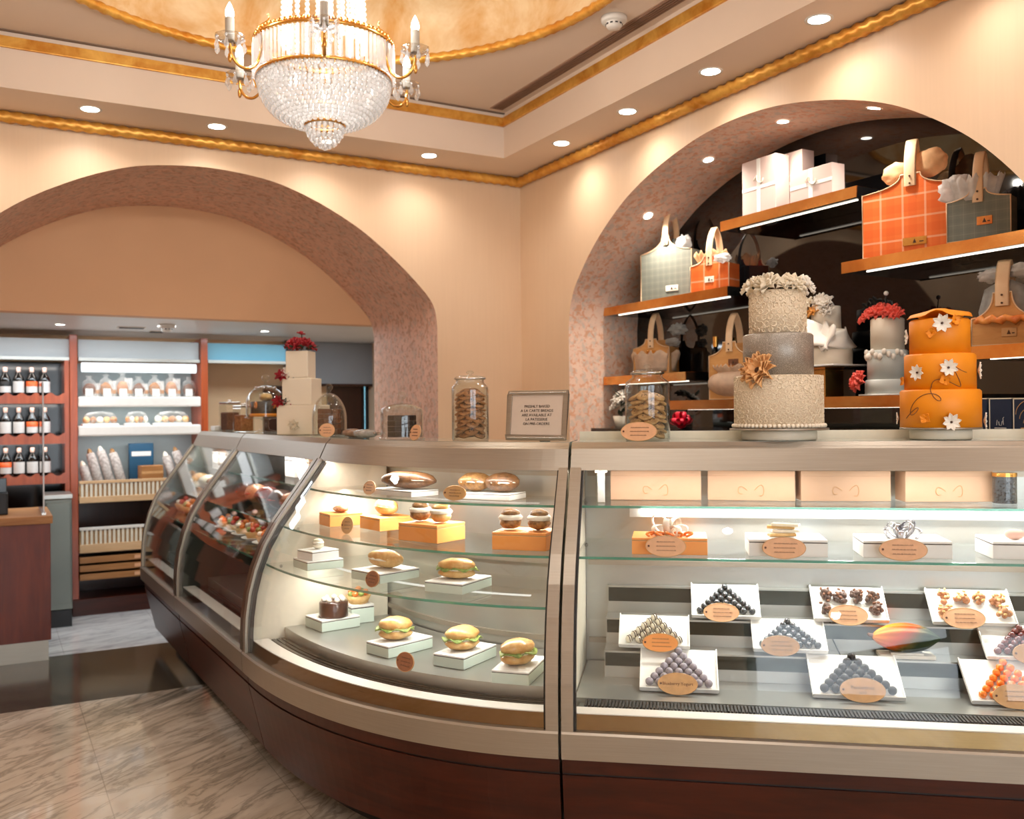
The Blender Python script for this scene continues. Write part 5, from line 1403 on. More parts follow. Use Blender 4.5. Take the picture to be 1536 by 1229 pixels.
M['tulle_w'] = tulle('white tulle', S(240, 236, 232), .75); M['tulle_p'] = tulle('peach tulle', S(248, 204, 156), .8); M['tulle_g'] = tulle('grey tulle', S(206, 206, 202), .62); M['tulle_c'] = tulle('cream organza', S(240, 216, 190), .85)
def tartan(name, base, line, dark, sc, thin=.06, lw=.5):
    n = N(name); v = n.coord('Object'); sx = n.new('ShaderNodeSeparateXYZ'); n.link(v, sx.inputs[0]); c = None
    def st(axis, width, off):
        return n.math('LESS_THAN', n.math('FRACT', n.math('ADD', n.math('MULTIPLY', sx.outputs[axis], sc), off)), width)
    c = n.mix(n.math('MULTIPLY', st('X', .38, .1), .30), base, dark); c = n.mix(n.math('MULTIPLY', st('Z', .38, .1), .30), c, dark)
    c = n.mix(n.math('MULTIPLY', st('X', thin, .4), lw), c, line); c = n.mix(n.math('MULTIPLY', st('Z', thin, .4), lw), c, line)
    return n.bsdf(c, .65, 0, n.bump(n.noise(v, 300, 2), .1, .001), .25)
M['tartan_o'] = tartan('orange tartan cloth', S(238, 118, 52), S(250, 206, 168), S(226, 92, 32), 11, .09, .45)
M['tartan_g'] = tartan('grey tartan cloth', S(120, 122, 110), S(160, 158, 144), S(106, 110, 102), 26, .07, .25)
M['leather'] = plain('pale leather strap', S(228, 192, 152), .5, 0, .05, 20)
M['ply'] = wood('light plywood', S(196, 136, 76), S(220, 166, 104), .5, (2, 2, 10), .1)
M['satin'] = plain('pinkish white gift wrap', S(214, 190, 180), .35, 0, .03, 8)
def shelf(y0, y1, z, lab, led=True, front=XF):
    r = thing('niche_shelf', lab, 'shelf', (front, (y0 + y1) / 2, z), -PI / 2, 'gilt shelves in the black niche')
    w = abs(y1 - y0); d = XBK - front
    b = MB(); b.bx(-w / 2, w / 2, .004, d, -.045, 0); b.build('shelf_board', M['black'], r)
    b = MB(); b.bx(-w / 2 - .001, w / 2 + .001, 0, .004, -.048, .001); b.build('gilt_front', M['copper'], r)
    b = MB(); b.bx(-w / 2, w / 2, .004, d, .0002, .0014); b.build('gilt_top', M['copper'], r)
    if led:
        b = MB(); b.bx(-w / 2 + .09, w / 2 - .04, .050, .059, -.049, -.0452); b.build('led_strip', M['led_w'], r)
    return r
shelf(3.57, 4.660, 2.075, 'gilt-fronted niche shelf under the grey and the small orange bags')
shelf(2.765, 3.615, 2.405, 'highest gilt-fronted niche shelf under the pale gift boxes')
shelf(1.806, 2.848, 2.088, 'gilt-fronted niche shelf under the big orange tartan bag')
shelf(3.90, 4.660, 1.66, 'gilt-fronted niche shelf behind the ribbed cookie jar')
shelf(2.30, 4.03, 1.507, 'long low gilt niche shelf behind the cream tiered cake')
shelf(1.806, 2.285, 1.683, 'gilt-fronted niche shelf right of the saffron cake')
nc = thing('niche_counter', 'black counter along the foot of the niche', 'counter', (3.13, 3.23, .505), -PI / 2)
b = MB(); b.bx(-1.42, 1.31, .0, XBK - 3.14, 0, .83); b.build('counter_body', M['black'], nc); b = MB(); b.bx(-1.42, 1.31, -.005, XBK - 3.14, .8305, .85); b.build('counter_slab', M['black_glass'], nc)
NC_Z = 1.3565
def crumple(b, c, rx, ry, rz, seed, Mx=None, amp=.35, fr=2.4):
    b.ball(c, (rx, ry, rz), 28, 16, Mx, fn=rough_fn(seed, amp, fr))
def frill(b, c, R_, H, n, seed, Mx=None, flare=.6):
    b.grid(lambda u, v: ((R_ + flare * R_ * v) * (1 + .14 * v * math.sin(n * 2 * PI * u + seed)) * math.cos(2 * PI * u) + c[0], (R_ * .7 + flare * R_ * .6 * v) * (1 + .14 * v * math.sin(n * 2 * PI * u)) * math.sin(2 * PI * u) + c[1], c[2] + H * v + .012 * v * math.sin(n * 2 * PI * u * 1.7 + seed)), 72, 5, Mx, .0012)
def bag(lab, xpl, pxl, pxr, z, pys, pyn, pyt, cloth, strap='leather', d=.11, plate=None, neck=.12, turn=D2R(18), strap_w=.04, edge='leather'):
    """house-shaped gift carrier; its front stands on the plane x = xpl; measured by its left, right, shoulder, neck and handle-top sight lines"""
    pc = (pxl + pxr) / 2; a = on_x(pc, pys, xpl); yc = a.y; vw = math.atan2(-(a.y - EYE.y), -(a.x - EYE.x)) % (2 * PI); w = (pxr - pxl) * mpp(a) / math.cos(vw - (PI + turn)); rz = -PI / 2 + turn
    hs = a.z - z; hn = on_x(pc, pyn, xpl).z - z; ht = on_x(pc, pyt, xpl).z - z
    r = thing('gift_bag', lab, 'gift bag', (xpl + .0, yc, z + .0035), rz, 'house-shaped gift bags')
    k = neck * w / 2
    side = [(w / 2, hs)] + [(k + (w / 2 - k) * (1 - t) ** 2.2, hs + (hn - hs) * t ** 1.4) for t in [i / 8 for i in range(1, 9)]]
    out = [(-w / 2, 0), (w / 2, 0)] + side + [(-x, zz) for x, zz in side[::-1]]
    for nm, y in (('front_panel', 0), ('back_panel', d - .005)):
        b = MB(); b.prism(out, y, y + .005); b.build(nm, M[cloth], r)
    b = MB(); b.bx(-w / 2, -w / 2 + .004, .005, d - .005, 0, hs); b.bx(w / 2 - .004, w / 2, .005, d - .005, 0, hs); b.bx(-w / 2, w / 2, .005, d - .005, 0, .005); b.build('gusset', M[cloth], r)
    b = MB(); b.tube([(x, -.001, zz) for x, zz in out], .003, 6, closed=True); b.build('piped_edge', M[edge], r)
    L = (ht - hn)
    pts = [(0, -.004, hn - .05), (0, -.004, hn)] + [(0, d / 2 - (d / 2 + .004) * math.cos(t), hn + L * (.45 * t / PI * 2 if t < PI / 2 else .45 * (PI - t) / PI * 2) + L * .55 * math.sin(t)) for t in [PI * i / 14 for i in range(1, 14)]] + [(0, d + .004, hn), (0, d + .004, hn - .05)]
    b = MB(); b.tube(pts, [(strap_w / 2, .003)] * len(pts), 8, flat=(1, 0, 0)); s_ = b.build('handle_strap', M[strap], r)
    for zz in (hn - .01, hn - .04): b = MB(); b.cyl((0, 0, 0), .004, .003, 10, T(0, -.0075, zz) @ RX(PI / 2)); b.build('rivet', M['choc'], s_)
    if plate:
        q = w * .12; b = MB(); b.bx(-q + plate[0] * w, q + plate[0] * w, -.004, -.0005, plate[1] * hs - .016, plate[1] * hs + .016); pl = b.build('name_plate', M[plate[2]], r, bevel=.001)
        b = MB(); b.prism([(-.007, -.008), (.007, -.008), (.003, .002), (.0, .009), (-.003, .002)], -.0052, -.004, T(plate[0] * w, 0, plate[1] * hs)); b.bx(plate[0] * w + q * .4, plate[0] * w + q * .75, -.0052, -.004, plate[1] * hs - .006, plate[1] * hs - .002); b.build('emblem', M['choc'], pl)
    return r, w, hs, hn, ht
r, w, hs, hn, ht = bag('grey tartan gift bag on the left niche shelf, against the arch lining', 3.31, 961, 1036, 2.0765, 379, 355, 312, 'tartan_g', plate=(.12, .22, 'ribbon_c'))
b = MB(); crumple(b, (w * .24, .055, hs + .045), w * .17, .04, .055, 2, None, .4, 2.5); crumple(b, (-w * .2, .055, hs + .01), w * .14, .04, .03, 5, None, .4, 2.5); b.build('tulle_lining', M['tulle_w'], r)
r, w, hs, hn, ht = bag('small orange tartan gift bag beside the grey bag', 3.31, 1036, 1092, 2.0765, 398, 385, 340, 'tartan_o', plate=(0, .45, 'ribbon_c'), neck=.3)
b = MB(); frill(b, (-w * .1, .055, hs), w * .26, .07, 9, 3, None, .5); b.build('tulle_lining', M['tulle_p'], r)
b = MB(); crumple(b, (w * .42, -.03, hs + .02), .06, .03, .03, 4, None, .5, 3); b.build('ribbon_puff', M['tulle_w'], r)
r, w, hs, hn, ht = bag('big orange tartan gift bag with peach tulle on the right niche shelf', 3.312, 1297, 1434, 2.0895, 284, 262, 209, 'tartan_o', d=.055, plate=(.04, .18, 'brass'), neck=.2, strap_w=.05)
b = MB(); crumple(b, (w * .17, .035, hn + .04), w * .19, .03, .065, 6, None, .22, 1.8); crumple(b, (-w * .17, .035, hn + .015), w * .17, .03, .055, 7, None, .25, 2.2); b.build('tulle_bow', M['tulle_p'], r)
r, w, hs, hn, ht = bag('grey tartan gift bag with white tulle right of the big orange bag', 3.275, 1424, 1510, 2.0895, 300, 285, 226, 'tartan_g', d=.08, plate=(.1, .45, 'fruit_o'), neck=.25)
b = MB(); crumple(b, (-w * .42, .05, hn + .02), w * .34, .05, .075, 9, None, .5, 2.6); frill(b, (-w * .1, .05, hs), w * .33, hn - hs + .05, 12, 1, None, .25); b.build('tulle_bow', M['tulle_w'], r)
r, w, hs, hn, ht = bag('plywood gift bag wrapped in cream organza behind the ribbed jar', 3.31, 950, 1003, 1.6615, 523, 510, 470, 'ply', d=.10, plate=(0, .8, 'brass'), neck=.3)
b = MB(); frill(b, (0, .05, hs * .1), w * .52, hs * .72, 9, 2, None, .12); b.build('organza_skirt', M['tulle_c'], r)
b = MB(); crumple(b, (w * .62, .04, hn + .05), .075, .035, .04, 11, None, .5, 3); crumple(b, (w * .52, .03, hn - .02), .06, .03, .03, 12, None, .5, 3); b.build('organza_bow', M['tulle_g'], r)
r, w, hs, hn, ht = bag('plywood gift bag with an organza pouch skirt left of the cream tiered cake', 3.31, 1064, 1124, 1.5085, 534, 514, 470, 'ply', d=.11, plate=(.1, .84, 'choc_l'), neck=.3)
b = MB(); b.ball((0, .045, hs * .36), (w * .62, .09, hs * .35), 32, 16, None, fn=lambda x, y, z: 1 + .03 * math.sin(14 * math.atan2(y, x)) * (z + .4)); frill(b, (0, .045, hs * .62), w * .40, .03, 14, 3, None, .25); b.build('organza_pouch', M['tulle_c'], r)
r, w, hs, hn, ht = bag('plywood gift bag with grey tulle and an orange ruffle right of the saffron cake', 3.29, 1462, 1546, 1.6845, 478, 440, 390, 'ply', d=.08, plate=(.1, .45, 'tag_tan'), neck=.3, strap_w=.05)
b = MB(); b.lathe([(w * .42, hs * .9), (w * .44, hs * 1.3), (w * .34, hn + .02), (.02, hn + .05)], 40, T(0, .05, 0) @ SCL(1, .5, 1), rf=lambda a, z: 1 + .05 * math.sin(17 * a)); b.build('tulle_cover', M['tulle_g'], r)
b = MB(); crumple(b, (-w * .2, .04, hn + .07), .07, .04, .03, 15, None, .5, 3); crumple(b, (w * .3, .04, hn + .08), .08, .04, .035, 16, None, .5, 3); b.build('tulle_bow', M['tulle_w'], r)
b = MB(); b.tube([(w * .56 * math.cos(2 * PI * i / 48), .055 + .075 * math.sin(2 * PI * i / 48), hs * .93 + .006 * math.sin(i * 1.9)) for i in range(48)], [.014 + .004 * math.sin(i * 2.3) for i in range(48)], 8, closed=True); b.build('orange_ruffle', M['fruit_o'], r)
# pale gift boxes on the top shelf
for px0, px1, py0, dx, dd, lab in ((1113, 1163, 246, 0, .10, 'tallest pale gift box on the top niche shelf, left'), (1152, 1203, 240, .105, .09, 'shiny white gift box standing behind on the top niche shelf'), (1185, 1248, 262, 0, .09, 'wide pale gift box with a looped ribbon on the top niche shelf')):
    x = XF + .035 + dx; a, c = on_x(px0, py0, x), on_x(px1, py0, x)
    w = abs(a.y - c.y); h = min(a.z, .30 + 2.4065) - 2.4065
    r = thing('gift_box', lab, 'box', (x, (a.y + c.y) / 2, 2.4065), -PI / 2, 'pale gift boxes in the niche')
    b = MB(); b.bx(-w / 2, w / 2, 0, dd - .01, 0, h); b.build('box_body', M['satin'], r, bevel=.002)
    b = MB(); b.bx(-.012, .012, -.001, .0, 0, h); b.bx(-w / 2, w / 2, -.0012, .0, h * .45, h * .45 + .016); b.build('ribbon_band', M['white'], r)
    b = MB(); b.tube([(-.03 + .06 * t + .008 * math.sin(9 * t), -.004, h * .62 + .02 * math.sin(6.3 * t)) for t in [i / 16 for i in range(17)]], .0028, 6); b.build('curled_ribbon', M['cream'], r)
# white draped cake on its brass block
p = on_x(1232, 594, 3.30); bz = 1.5085
r = thing('brass_riser', 'polished brass block carrying the white draped cake', 'riser', (3.33, p.y, bz), -PI / 2)
hb = on_x(1232, 551, 3.30).z - bz
b = MB(); b.bx(-.05, .05, -.06, .06, 0, hb - .012); b.build('riser_block', M['brass'], r, bevel=.003); b = MB(); b.bx(-.052, .052, -.062, .062, hb - .012, hb); b.build('riser_cap', M['copper'], r, bevel=.001)
ck = thing('draped_cake', 'white draped cake with cream and orange flowers on a brass block', 'cake', (3.335, p.y, bz + hb + .0005), -PI / 2)
m = mpp(ck.location)
b = MB(); b.bx(-.14, .14, -.11, .11, 0, .008); b.build('cake_board', M['white'], ck, bevel=.002)
b = MB(); b.lathe([(.001, .008), (.12, .008), (.122, .07), (.115, .09), (.001, .092)], 40, SCL(1, .85, 1)); b.build('cake_tier', M['fondant_w'], ck)
b = MB(); b.lathe([(.001, .09), (.088, .09), (.085, .17), (.001, .172)], 40); b.build('cake_tier', M['fondant_w'], ck)
b = MB(); b.lathe([(.001, .17), (.066, .17), (.064, .275), (.001, .277)], 40); b.build('cake_tier', M['fondant_w'], ck)
b = MB()
b.grid(lambda u, v: ((.075 + .055 * v + .012 * math.sin(9 * u + 4 * v)) * math.cos(-2.6 + 3.4 * u), (.07 + .045 * v + .012 * math.sin(7 * u)) * math.sin(-2.6 + 3.4 * u) , .19 - .10 * v + .03 * math.sin(5 * u + 1) * (1 - v * .5)), 30, 8, None, .006)
b.grid(lambda u, v: (.03 + .07 * u + .01 * math.sin(6 * v), -.05 - .05 * v, .20 - .11 * v - .03 * u + .012 * math.sin(9 * u)), 8, 8, None, .006); b.build('fondant_drape', M['petal_w'], ck)
for k, (x, zz, R_, mt) in enumerate(((-.055, .285, .042, 'petal_c'), (.0, .30, .042, 'petal_w'), (.05, .285, .04, 'petal_w'), (-.02, .255, .036, 'petal_o'), (.06, .25, .036, 'petal_w'), (-.07, .25, .034, 'petal_c'))):
    blossom(ck, (x, -.055 + .02 * (k == 1), zz), (x * 4, -.8, .6), R_, mt, 3, .1, .5, 5, k + 40)
# white cake with coral flowers
p = on_x(1326, 590, 3.31)
ck = thing('coral_flower_cake', 'slim white and blue-grey tiered cake with coral flowers', 'cake', (3.335, p.y, bz), -PI / 2); m = mpp(ck.location)
b = MB(); b.lathe([(.001, 0), (.13, 0), (.13, .007), (.001, .007)], 40, SCL(1, .75, 1)); b.build('cake_board', M['white'], ck)
hz = [.007, 24 * m, 68 * m, 116 * m]
for k, (R_, mt) in enumerate(((.092, 'fondant_b'), (.082, 'fondant_b'), (.068, 'fondant_w'))): tier(ck, R_, hz[k], hz[k + 1], mt)
b = MB()
for k in range(16): a = PI + PI * k / 15; b.ball((.084 * math.cos(a), .084 * math.sin(a), hz[2] - .02 + .012 * math.sin(k * 2)), (.012, .008, .014), 8, 6)
b.build('sugar_clusters', M['petal_w'], ck)
for k, (x, zz, R_) in enumerate(((-.055, .02, .042), (-.01, .026, .046), (.045, .02, .044), (.075, .008, .034), (-.085, .004, .034))): blossom(ck, (x, -.035, hz[3] + zz), (x * 5, -.8, .8), R_, 'petal_coral', 4, .05, .5, 5, 60 + k, None, 'coral_flower')
blossom(ck, (-.075, -.088, .062), (-.3, -1, .3), .048, 'petal_coral', 5, .05, .5, 5, 71, None, 'coral_flower')
b = MB(); b.tube([(.0, -.02, hz[3]), (.012, -.02, hz[3] + .10)], .0025, 6); t_ = b.build('pick', M['black_m'], ck); b = MB(); b.ball((.012, -.02, hz[3] + .105), .01, 10, 7); b.build('pearl_head', M['white'], t_)
# bottle, red bow, posy and navy boxes on the niche counter and low shelf
p = on_x(1078, 590, 3.36); r = thing('gilt_capped_bottle', 'slim dark bottle with a gold cap behind the organza pouch bag', 'bottle', (3.42, on_x(1074, 590, 3.42).y, bz), 0)
hb = on_x(1077, 505, 3.42).z - bz
b = MB(); b.lathe([(.001, 0), (.032, 0), (.033, hb * .55), (.012, hb * .72), (.011, hb * .84), (.001, hb * .84)], 24); b.build('bottle_body', M['black'], r); b = MB(); b.cyl((0, 0, hb * .84), .0145, hb * .16, 18); b.build('gold_cap', M['brass'], r)
p = on_x(1022, 645, 3.22); r = thing('red_ribbon_bow', 'shiny red ribbon bow standing behind the ribbed jar', 'ribbon bow', (3.22, p.y, NC_Z), -PI / 2)
rr = random.Random(5)
for k in range(18):
    a = rr.uniform(0, 6.28); el = rr.uniform(.1, 1.4); L = .066; b = MB()
    A = T(0, 0, .03) @ RZ(a) @ RY(-el * .9)
    b.tube([(L * .5 * (1 - math.cos(t)), 0, L * .26 * math.sin(t)) for t in [2 * PI * i / 14 for i in range(15)]], [(.0012, .011)] * 15, 6, A, flat=(0, 0, 1)); b.build('ribbon_loop', M['petal_red'], r)
b = MB(); b.ball((0, 0, .03), (.03, .03, .0295), 12, 8); b.build('knot', M['petal_red'], r)
p = on_x(925, 645, 3.22); r = thing('pale_posy', 'pale posy with dark green leaves left of the ribbed jar', 'posy', (3.24, min(p.y, 4.5), NC_Z), -PI / 2)
b = MB(); b.lathe([(.001, 0), (.035, 0), (.05, .07), (.045, .07), (.032, .005), (.001, .005)], 24); b.build('vase', M['cream'], r)
for k, (x, y, z) in enumerate(((-.04, 0, .12), (.02, -.03, .16), (.03, .03, .11), (-.01, .02, .19))): blossom(r, (x, y, z), (x * 8, y * 8 - .5, 1), .05, 'petal_w', 4, 0, .5, 5, 80 + k)
b = MB()
for k in range(7): A = T(.045, -.03, .07 + .02 * k) @ RZ(k * .9 - 1) @ RY(-.5); b.grid(lambda u, v: (.06 * u, (v - .5) * .03 * math.sin(PI * (.08 + .92 * u)), .01 * u * u), 4, 2, A, .001)
b.tube([(0, 0, .05), (.0, 0, .17)], .004, 6); b.build('leaves', M['leaf'], r)
M['navy'] = plain('navy blue card', S(18, 38, 66), .45, 0, .06, 9)
for k, (a, c, lab) in enumerate(((1462, 1481, 'narrow navy box half hidden by the saffron cake'), (1484, 1518, 'navy box with a small white crest'), (1520, 1560, 'navy box with a cream facade drawing at the edge of the view'))):
    x = 3.16; pa, pc = on_x(a, 640, x), on_x(c, 640, x); h = on_x(a, 598, x).z - NC_Z; w = abs(pa.y - pc.y) - .002
    r = thing('navy_box', lab, 'box', (x, (pa.y + pc.y) / 2, NC_Z), -PI / 2, 'navy boxes in the niche')
    b = MB(); b.bx(-w / 2, w / 2, 0, .08, 0, h); b.build('box_body', M['navy'], r, bevel=.001)
    b = MB(); b.bx(-w / 2 - .001, -w / 2 + .003, -.001, .081, 0, h + .001); b.bx(-w / 2, w / 2, -.001, .081, h - .003, h + .001); b.build('cream_edge', M['cream'], r)
    if k == 1:
        b = MB()
        b.tube([(-.014, -.0012, h * .26), (-.012, -.0012, h * .40)], .0011, 5); b.tube([(-.006, -.0012, h * .36), (-.004, -.0012, h * .26), (.004, -.0012, h * .25), (.007, -.0012, h * .37)], .0011, 5); b.tube([(.012, -.0012, h * .27), (.010, -.0012, h * .45), (.014, -.0012, h * .48)], .0011, 5); b.bx(-.022, .022, -.0016, 0, h * .17, h * .19); b.build('white_crest', M['white'], r)
    if k == 2:
        b = MB()
        for q in range(4): e = .016 + .014 * q; b.tube([(.02 + e * math.cos(t), -.0012, h * .2 + h * .12 * q + e * .9 * math.sin(t)) for t in [PI * i / 12 for i in range(13)]], .0012, 5)
        b.bx(-.02, .06, -.0014, 0, 0.002, h * .2); b.build('facade_drawing', M['tag_tan'], r)
# ================================================================ the room beyond the arch
ZL = 2.085; Y7 = 7.5; YW = 8.06
w = MB(); w.bx(-1.3, 3.25, YR, YR + .12, ZL, 2.95); struct(w.build('wall_tympanum', M['tan']), 'tan wall closing the upper part of the arch')
c = MB(); c.bx(-1.3, 3.25, YR + .12, 9.2, ZL, ZL + .06); struct(c.build('ceiling_beyond', plain('cool white ceiling', S(240, 240, 238), .4, 0, .02, 3)), 'low white ceiling beyond the arch')
w = MB(); w.bx(-1.3, 3.25, YW, YW + .1, 0, ZL); struct(w.build('wall_far', plain('far tan wall', S(236, 198, 154), .6, 0, .05, 3)))
w = MB(); w.bx(-1.35, -1.3, YR, YW + .1, 0, 2.95); struct(w.build('wall_far_left', M['tan']))
w = MB(); w.bx(3.25, 3.3, YR, YW + .1, 0, 2.95); struct(w.build('wall_far_right', plain('far grey wall', S(150, 150, 150), .6, 0, .05, 3)))
w = MB(); w.bx(-1.75, -.345, YR - .02, YR, 0, 2.95); w.bx(2.42, 3.3, YR - .02, YR, 0, 2.95); struct(w.build('wall_return', M['tan']))
# far doorway in the dark and the lit window beside it
xa, xb = on_y(490, 600, YW).x, on_y(541, 600, YW).x
d = MB(); d.bx(xa, xb, YW - .03, YW - .002, 0, on_y(515, 577, YW).z); do = struct(d.build('door_1', M['mahogany_d']), 'dark door beyond the arch'); d = MB(); d.bx(xb - .06, xb - .045, YW - .06, YW - .03, .95, 1.1); d.build('door_handle', M['chrome'], do)
xa, xb = on_y(545, 600, YW).x, on_y(567, 600, YW).x; z1 = on_y(555, 580, YW).z
g = MB(); g.bx(xa, xb, YW - .012, YW - .002, .5, z1); go = struct(g.build('window_3', glow('daylit window pane', (.35, .80, 1, 1), 1.6)), 'blue daylit window at the far end'); g = MB()
for x in (xa - .02, xb): g.bx(x, x + .02, YW - .03, YW - .002, .48, z1 + .02)
g.bx(xa, xb, YW - .03, YW - .002, z1, z1 + .02); g.bx((xa + xb) / 2 - .06, (xa + xb) / 2 - .03, YW - .03, YW - .012, .5, z1); g.build('window_frame', M['black_m'], go)
xa, xb = on_y(394, 600, YW).x, on_y(432, 600, YW).x
g = thing('dark_cupboard', 'dark tall cupboard front beyond the footed cake dome', 'cupboard', ((xa + xb) / 2, YW - .05, 0)); b = MB(); b.bx(-(xb - xa) / 2, (xb - xa) / 2, 0, .045, 0, 1.70); b.build('cupboard_door', M['mahogany_d'], g); b = MB(); b.bx(-.005, .005, -.02, 0, .9, 1.1); b.build('pull', M['chrome'], g)
xg = on_y(452, 540, Y7).x
g = thing('grey_panel', 'grey blue bulkhead panel under the low ceiling beside the arch jamb', 'panel', ((xg + 3.2) / 2, YW - .13, on_y(500, 576, YW - .13).z)); hp = ZL - .004 - g.location.z; wp = (3.2 - xg) / 2
b = MB(); b.bx(-wp, wp, 0, .1, 0, hp); b.build('panel_face', plain('grey blue panel', S(150, 156, 164), .5, 0, .04, 3), g); b = MB(); b.bx(-wp, wp, -.01, .1, -.02, 0); b.build('lower_trim', M['mahogany_d'], g)
# canopy over the wall units
def canopy(x0, x1, lab, mat):
    r = thing('unit_canopy', lab, 'canopy', ((x0 + x1) / 2, Y7, 0), 0, 'canopies over the wall units'); w = (x1 - x0) / 2
    b = MB(); b.prism([(0, 0)] * 0 + [(-w, 1.885), (w, 1.885), (w, 2.02), (-w, 2.02)], .06, .10, None); b.build('sloping_fascia', mat, r)
    b = MB(); b.bx(-w, w, .02, .10, 1.862, 1.884); b.build('lower_rail', M['steel_l'], r)
    return r
M['can_w'] = plain('pale grey canopy', S(196, 202, 204), .35, 0, .03, 3); M['can_bluelit'] = plain('blue-lit canopy', S(110, 176, 200), .35, 0, .04, 3)  # blue light is put into the second canopy's colour
X1, X2 = .505, 1.418
canopy(-.90, X1 - .006, 'grey canopy above the wine rack', M['can_w']); canopy(X1 + .056, X2 - .002, 'grey canopy above the bread display', M['can_w']); canopy(X2 + .062, 2.10, 'blue-lit canopy right of the bread display', M['can_bluelit'])
po = thing('wooden_post', 'dark wooden post right of the blue-lit canopy', 'post', (2.13, Y7 + .02, 0)); b = MB(); b.bx(-.022, .022, 0, .06, 0, 2.02); b.build('shaft', M['mahogany_d'], po, bevel=.004); b = MB(); b.bx(-.03, .03, -.008, .068, 2.02, 2.06); b.build('capital', M['mahogany_d'], po, bevel=.003)
# wine rack
wr_ = thing('wine_rack', 'dark red wooden wine rack at the far left', 'wine rack', (-.22, Y7, 0)); hw = .70
b = MB(); b.bx(-hw, hw, .34, .36, .12, 1.86); b.build('back_board', M['black'], wr_)
b = MB(); b.bx(-hw - .015, hw + .015, 0, .4, 0, .12); b.build('plinth', M['mahogany_d'], wr_)
for s_ in (-1, 1): b = MB(); b.bx(s_ * hw - .015, s_ * hw + .015, 0, .36, .12, 1.86); b.build('side_panel', M['mahogany_v'], wr_)
WZ = (1.607, 1.318, 1.031)
for z in WZ:
    b = MB(); b.bx(-hw + .016, hw - .016, .0, .33, z - .022, z - .001)
    pts = [(-hw + .016, z - .06), (hw - .016, z - .06)] + [(hw - .016 - (2 * hw - .032) * i / 120, z + .006 + .012 * math.cos(2 * PI * i / 120 * 15)) for i in range(121)]
    b.build('shelf_board', M['mahogany'], wr_); b = MB(); b.prism(pts, -.014, 0); b.build('scalloped_rail', M['mahogany_v'], wr_)
def bottle(mat, lmat, lab, loc, h=.215, band=None):
    r = thing('wine_bottle', lab, 'bottle', loc, 0, 'bottles in the wine rack')
    R_ = .036; b = MB(); b.lathe([(.001, 0), (R_, 0), (R_, h * .56), (R_ * .8, h * .66), (.0125, h * .78), (.0125, h * .97), (.001, h * .97)], 20); b.build('bottle_glass', mat, r)
    b = MB(); b.lathe([(R_ + .0006, h * .10), (R_ + .0006, h * .50)], 20); b.lathe([(R_ - .001, h * .50), (R_ - .001, h * .10)], 20); b.build('paper_label', lmat, r)
    if band: b = MB(); b.lathe([(R_ + .0012, h * .32), (R_ + .0012, h * .50), (R_ , h * .50), (R_, h * .32), (R_ + .0012, h * .32)], 20); b.build('label_band', band, r)
    b = MB(); b.lathe([(.0138, h * .84), (.0145, h), (.001, h * 1.01)], 14); b.build('capsule', plain('pink capsule', S(206, 170, 160), .4) if 'pink capsule' not in bpy.data.materials else bpy.data.materials['pink capsule'], r)
M['lab_w'] = plain('white bottle label', S(232, 230, 226), .5, 0, .03, 40); M['lab_o'] = plain('orange bottle label', S(240, 100, 40), .5, 0, .05, 40)
desc = {0: ('lab_w', None, 'white-labelled'), 1: ('lab_w', 'lab_o', 'orange and white labelled'), 2: ('lab_w', 'black_m', 'black and white labelled')}
cols = ('at the left edge of the view', 'second from the left edge', 'third from the left edge', 'behind the clear screen')
for row, (z, kinds, nm) in enumerate(zip(WZ, ((2, 0, 1, 0), (0, 0, 1, 0), (1, 0, 0, 0)), ('top row', 'middle row', 'bottom row'))):
    for k, px in enumerate((8, 28, 48, 67)):
        x = on_y(px, 600, Y7 + .06).x; lm, bd, tx = desc[kinds[k]]
        bottle(M['black_glass'], M[lm], tx + ' bottle, rack ' + nm + ', ' + cols[k], (x, Y7 + .06, z + .0005), .20, M[bd] if bd else None)
fr = thing('steel_fridge', 'low stainless steel fridge between the wood counter and the bread display', 'fridge', (.40, Y7 - .34, 0))
b = MB(); b.bx(-.085, .085, 0, .33, .12, .88); b.build('fridge_body', M['steel_dk'], fr, bevel=.004); b = MB(); b.bx(-.09, .09, -.01, .33, .885, .915); b.build('worktop', M['steel_l'], fr, bevel=.003); b = MB(); b.bx(-.075, .075, -.012, -.001, .16, .86); b.build('door', M['steel_dk'], fr, bevel=.003); b = MB(); b.bx(-.08, .08, 0, .33, 0, .115); b.build('kick_plate', M['black_m'], fr)
# bread display
bd = thing('bread_display', 'chilled bread display unit between two reddish wooden posts', 'display unit', (.986, Y7, 0)); hw = .461
for s_ in (-1, 1):
    b = MB(); b.bx(s_ * hw - .026, s_ * hw + .026, 0, .42, .12, 2.05); b.build('side_post', M['mahogany_v'], bd, bevel=.004)
b = MB(); b.bx(-hw - .02, hw + .026, -.02, .45, 0, .12); b.build('plinth', M['mahogany'], bd, bevel=.003)
i_ = hw - .030
b = MB(); b.bx(-i_, i_, .40, .42, .12, 1.86); b.build('back_board', plain('cool back panel', S(170, 186, 188), .5, 0, .03, 3), bd)
b = MB(); b.bx(-i_, i_, .36, .395, .12, .86); b.build('lower_back', M['mahogany_d'], bd)
b = MB(); b.cyl((0, 0, 0), .035, 2 * i_ * .94, 20, T(-i_ * .94, .05, 1.815) @ RY(PI / 2)); b.build('light_bar', glow('cool tube', (.92, .96, 1, 1), 1.6), bd)
for z in (1.594, 1.379):
    b = MB(); b.bx(-i_, i_, .03, .39, z - .02, z); b.build('shelf_board', M['white'], bd); b = MB(); b.bx(-i_, i_, -.01, .03, z - .072, z + .004); b.build('shelf_front', M['plaster_w'], bd, bevel=.012)
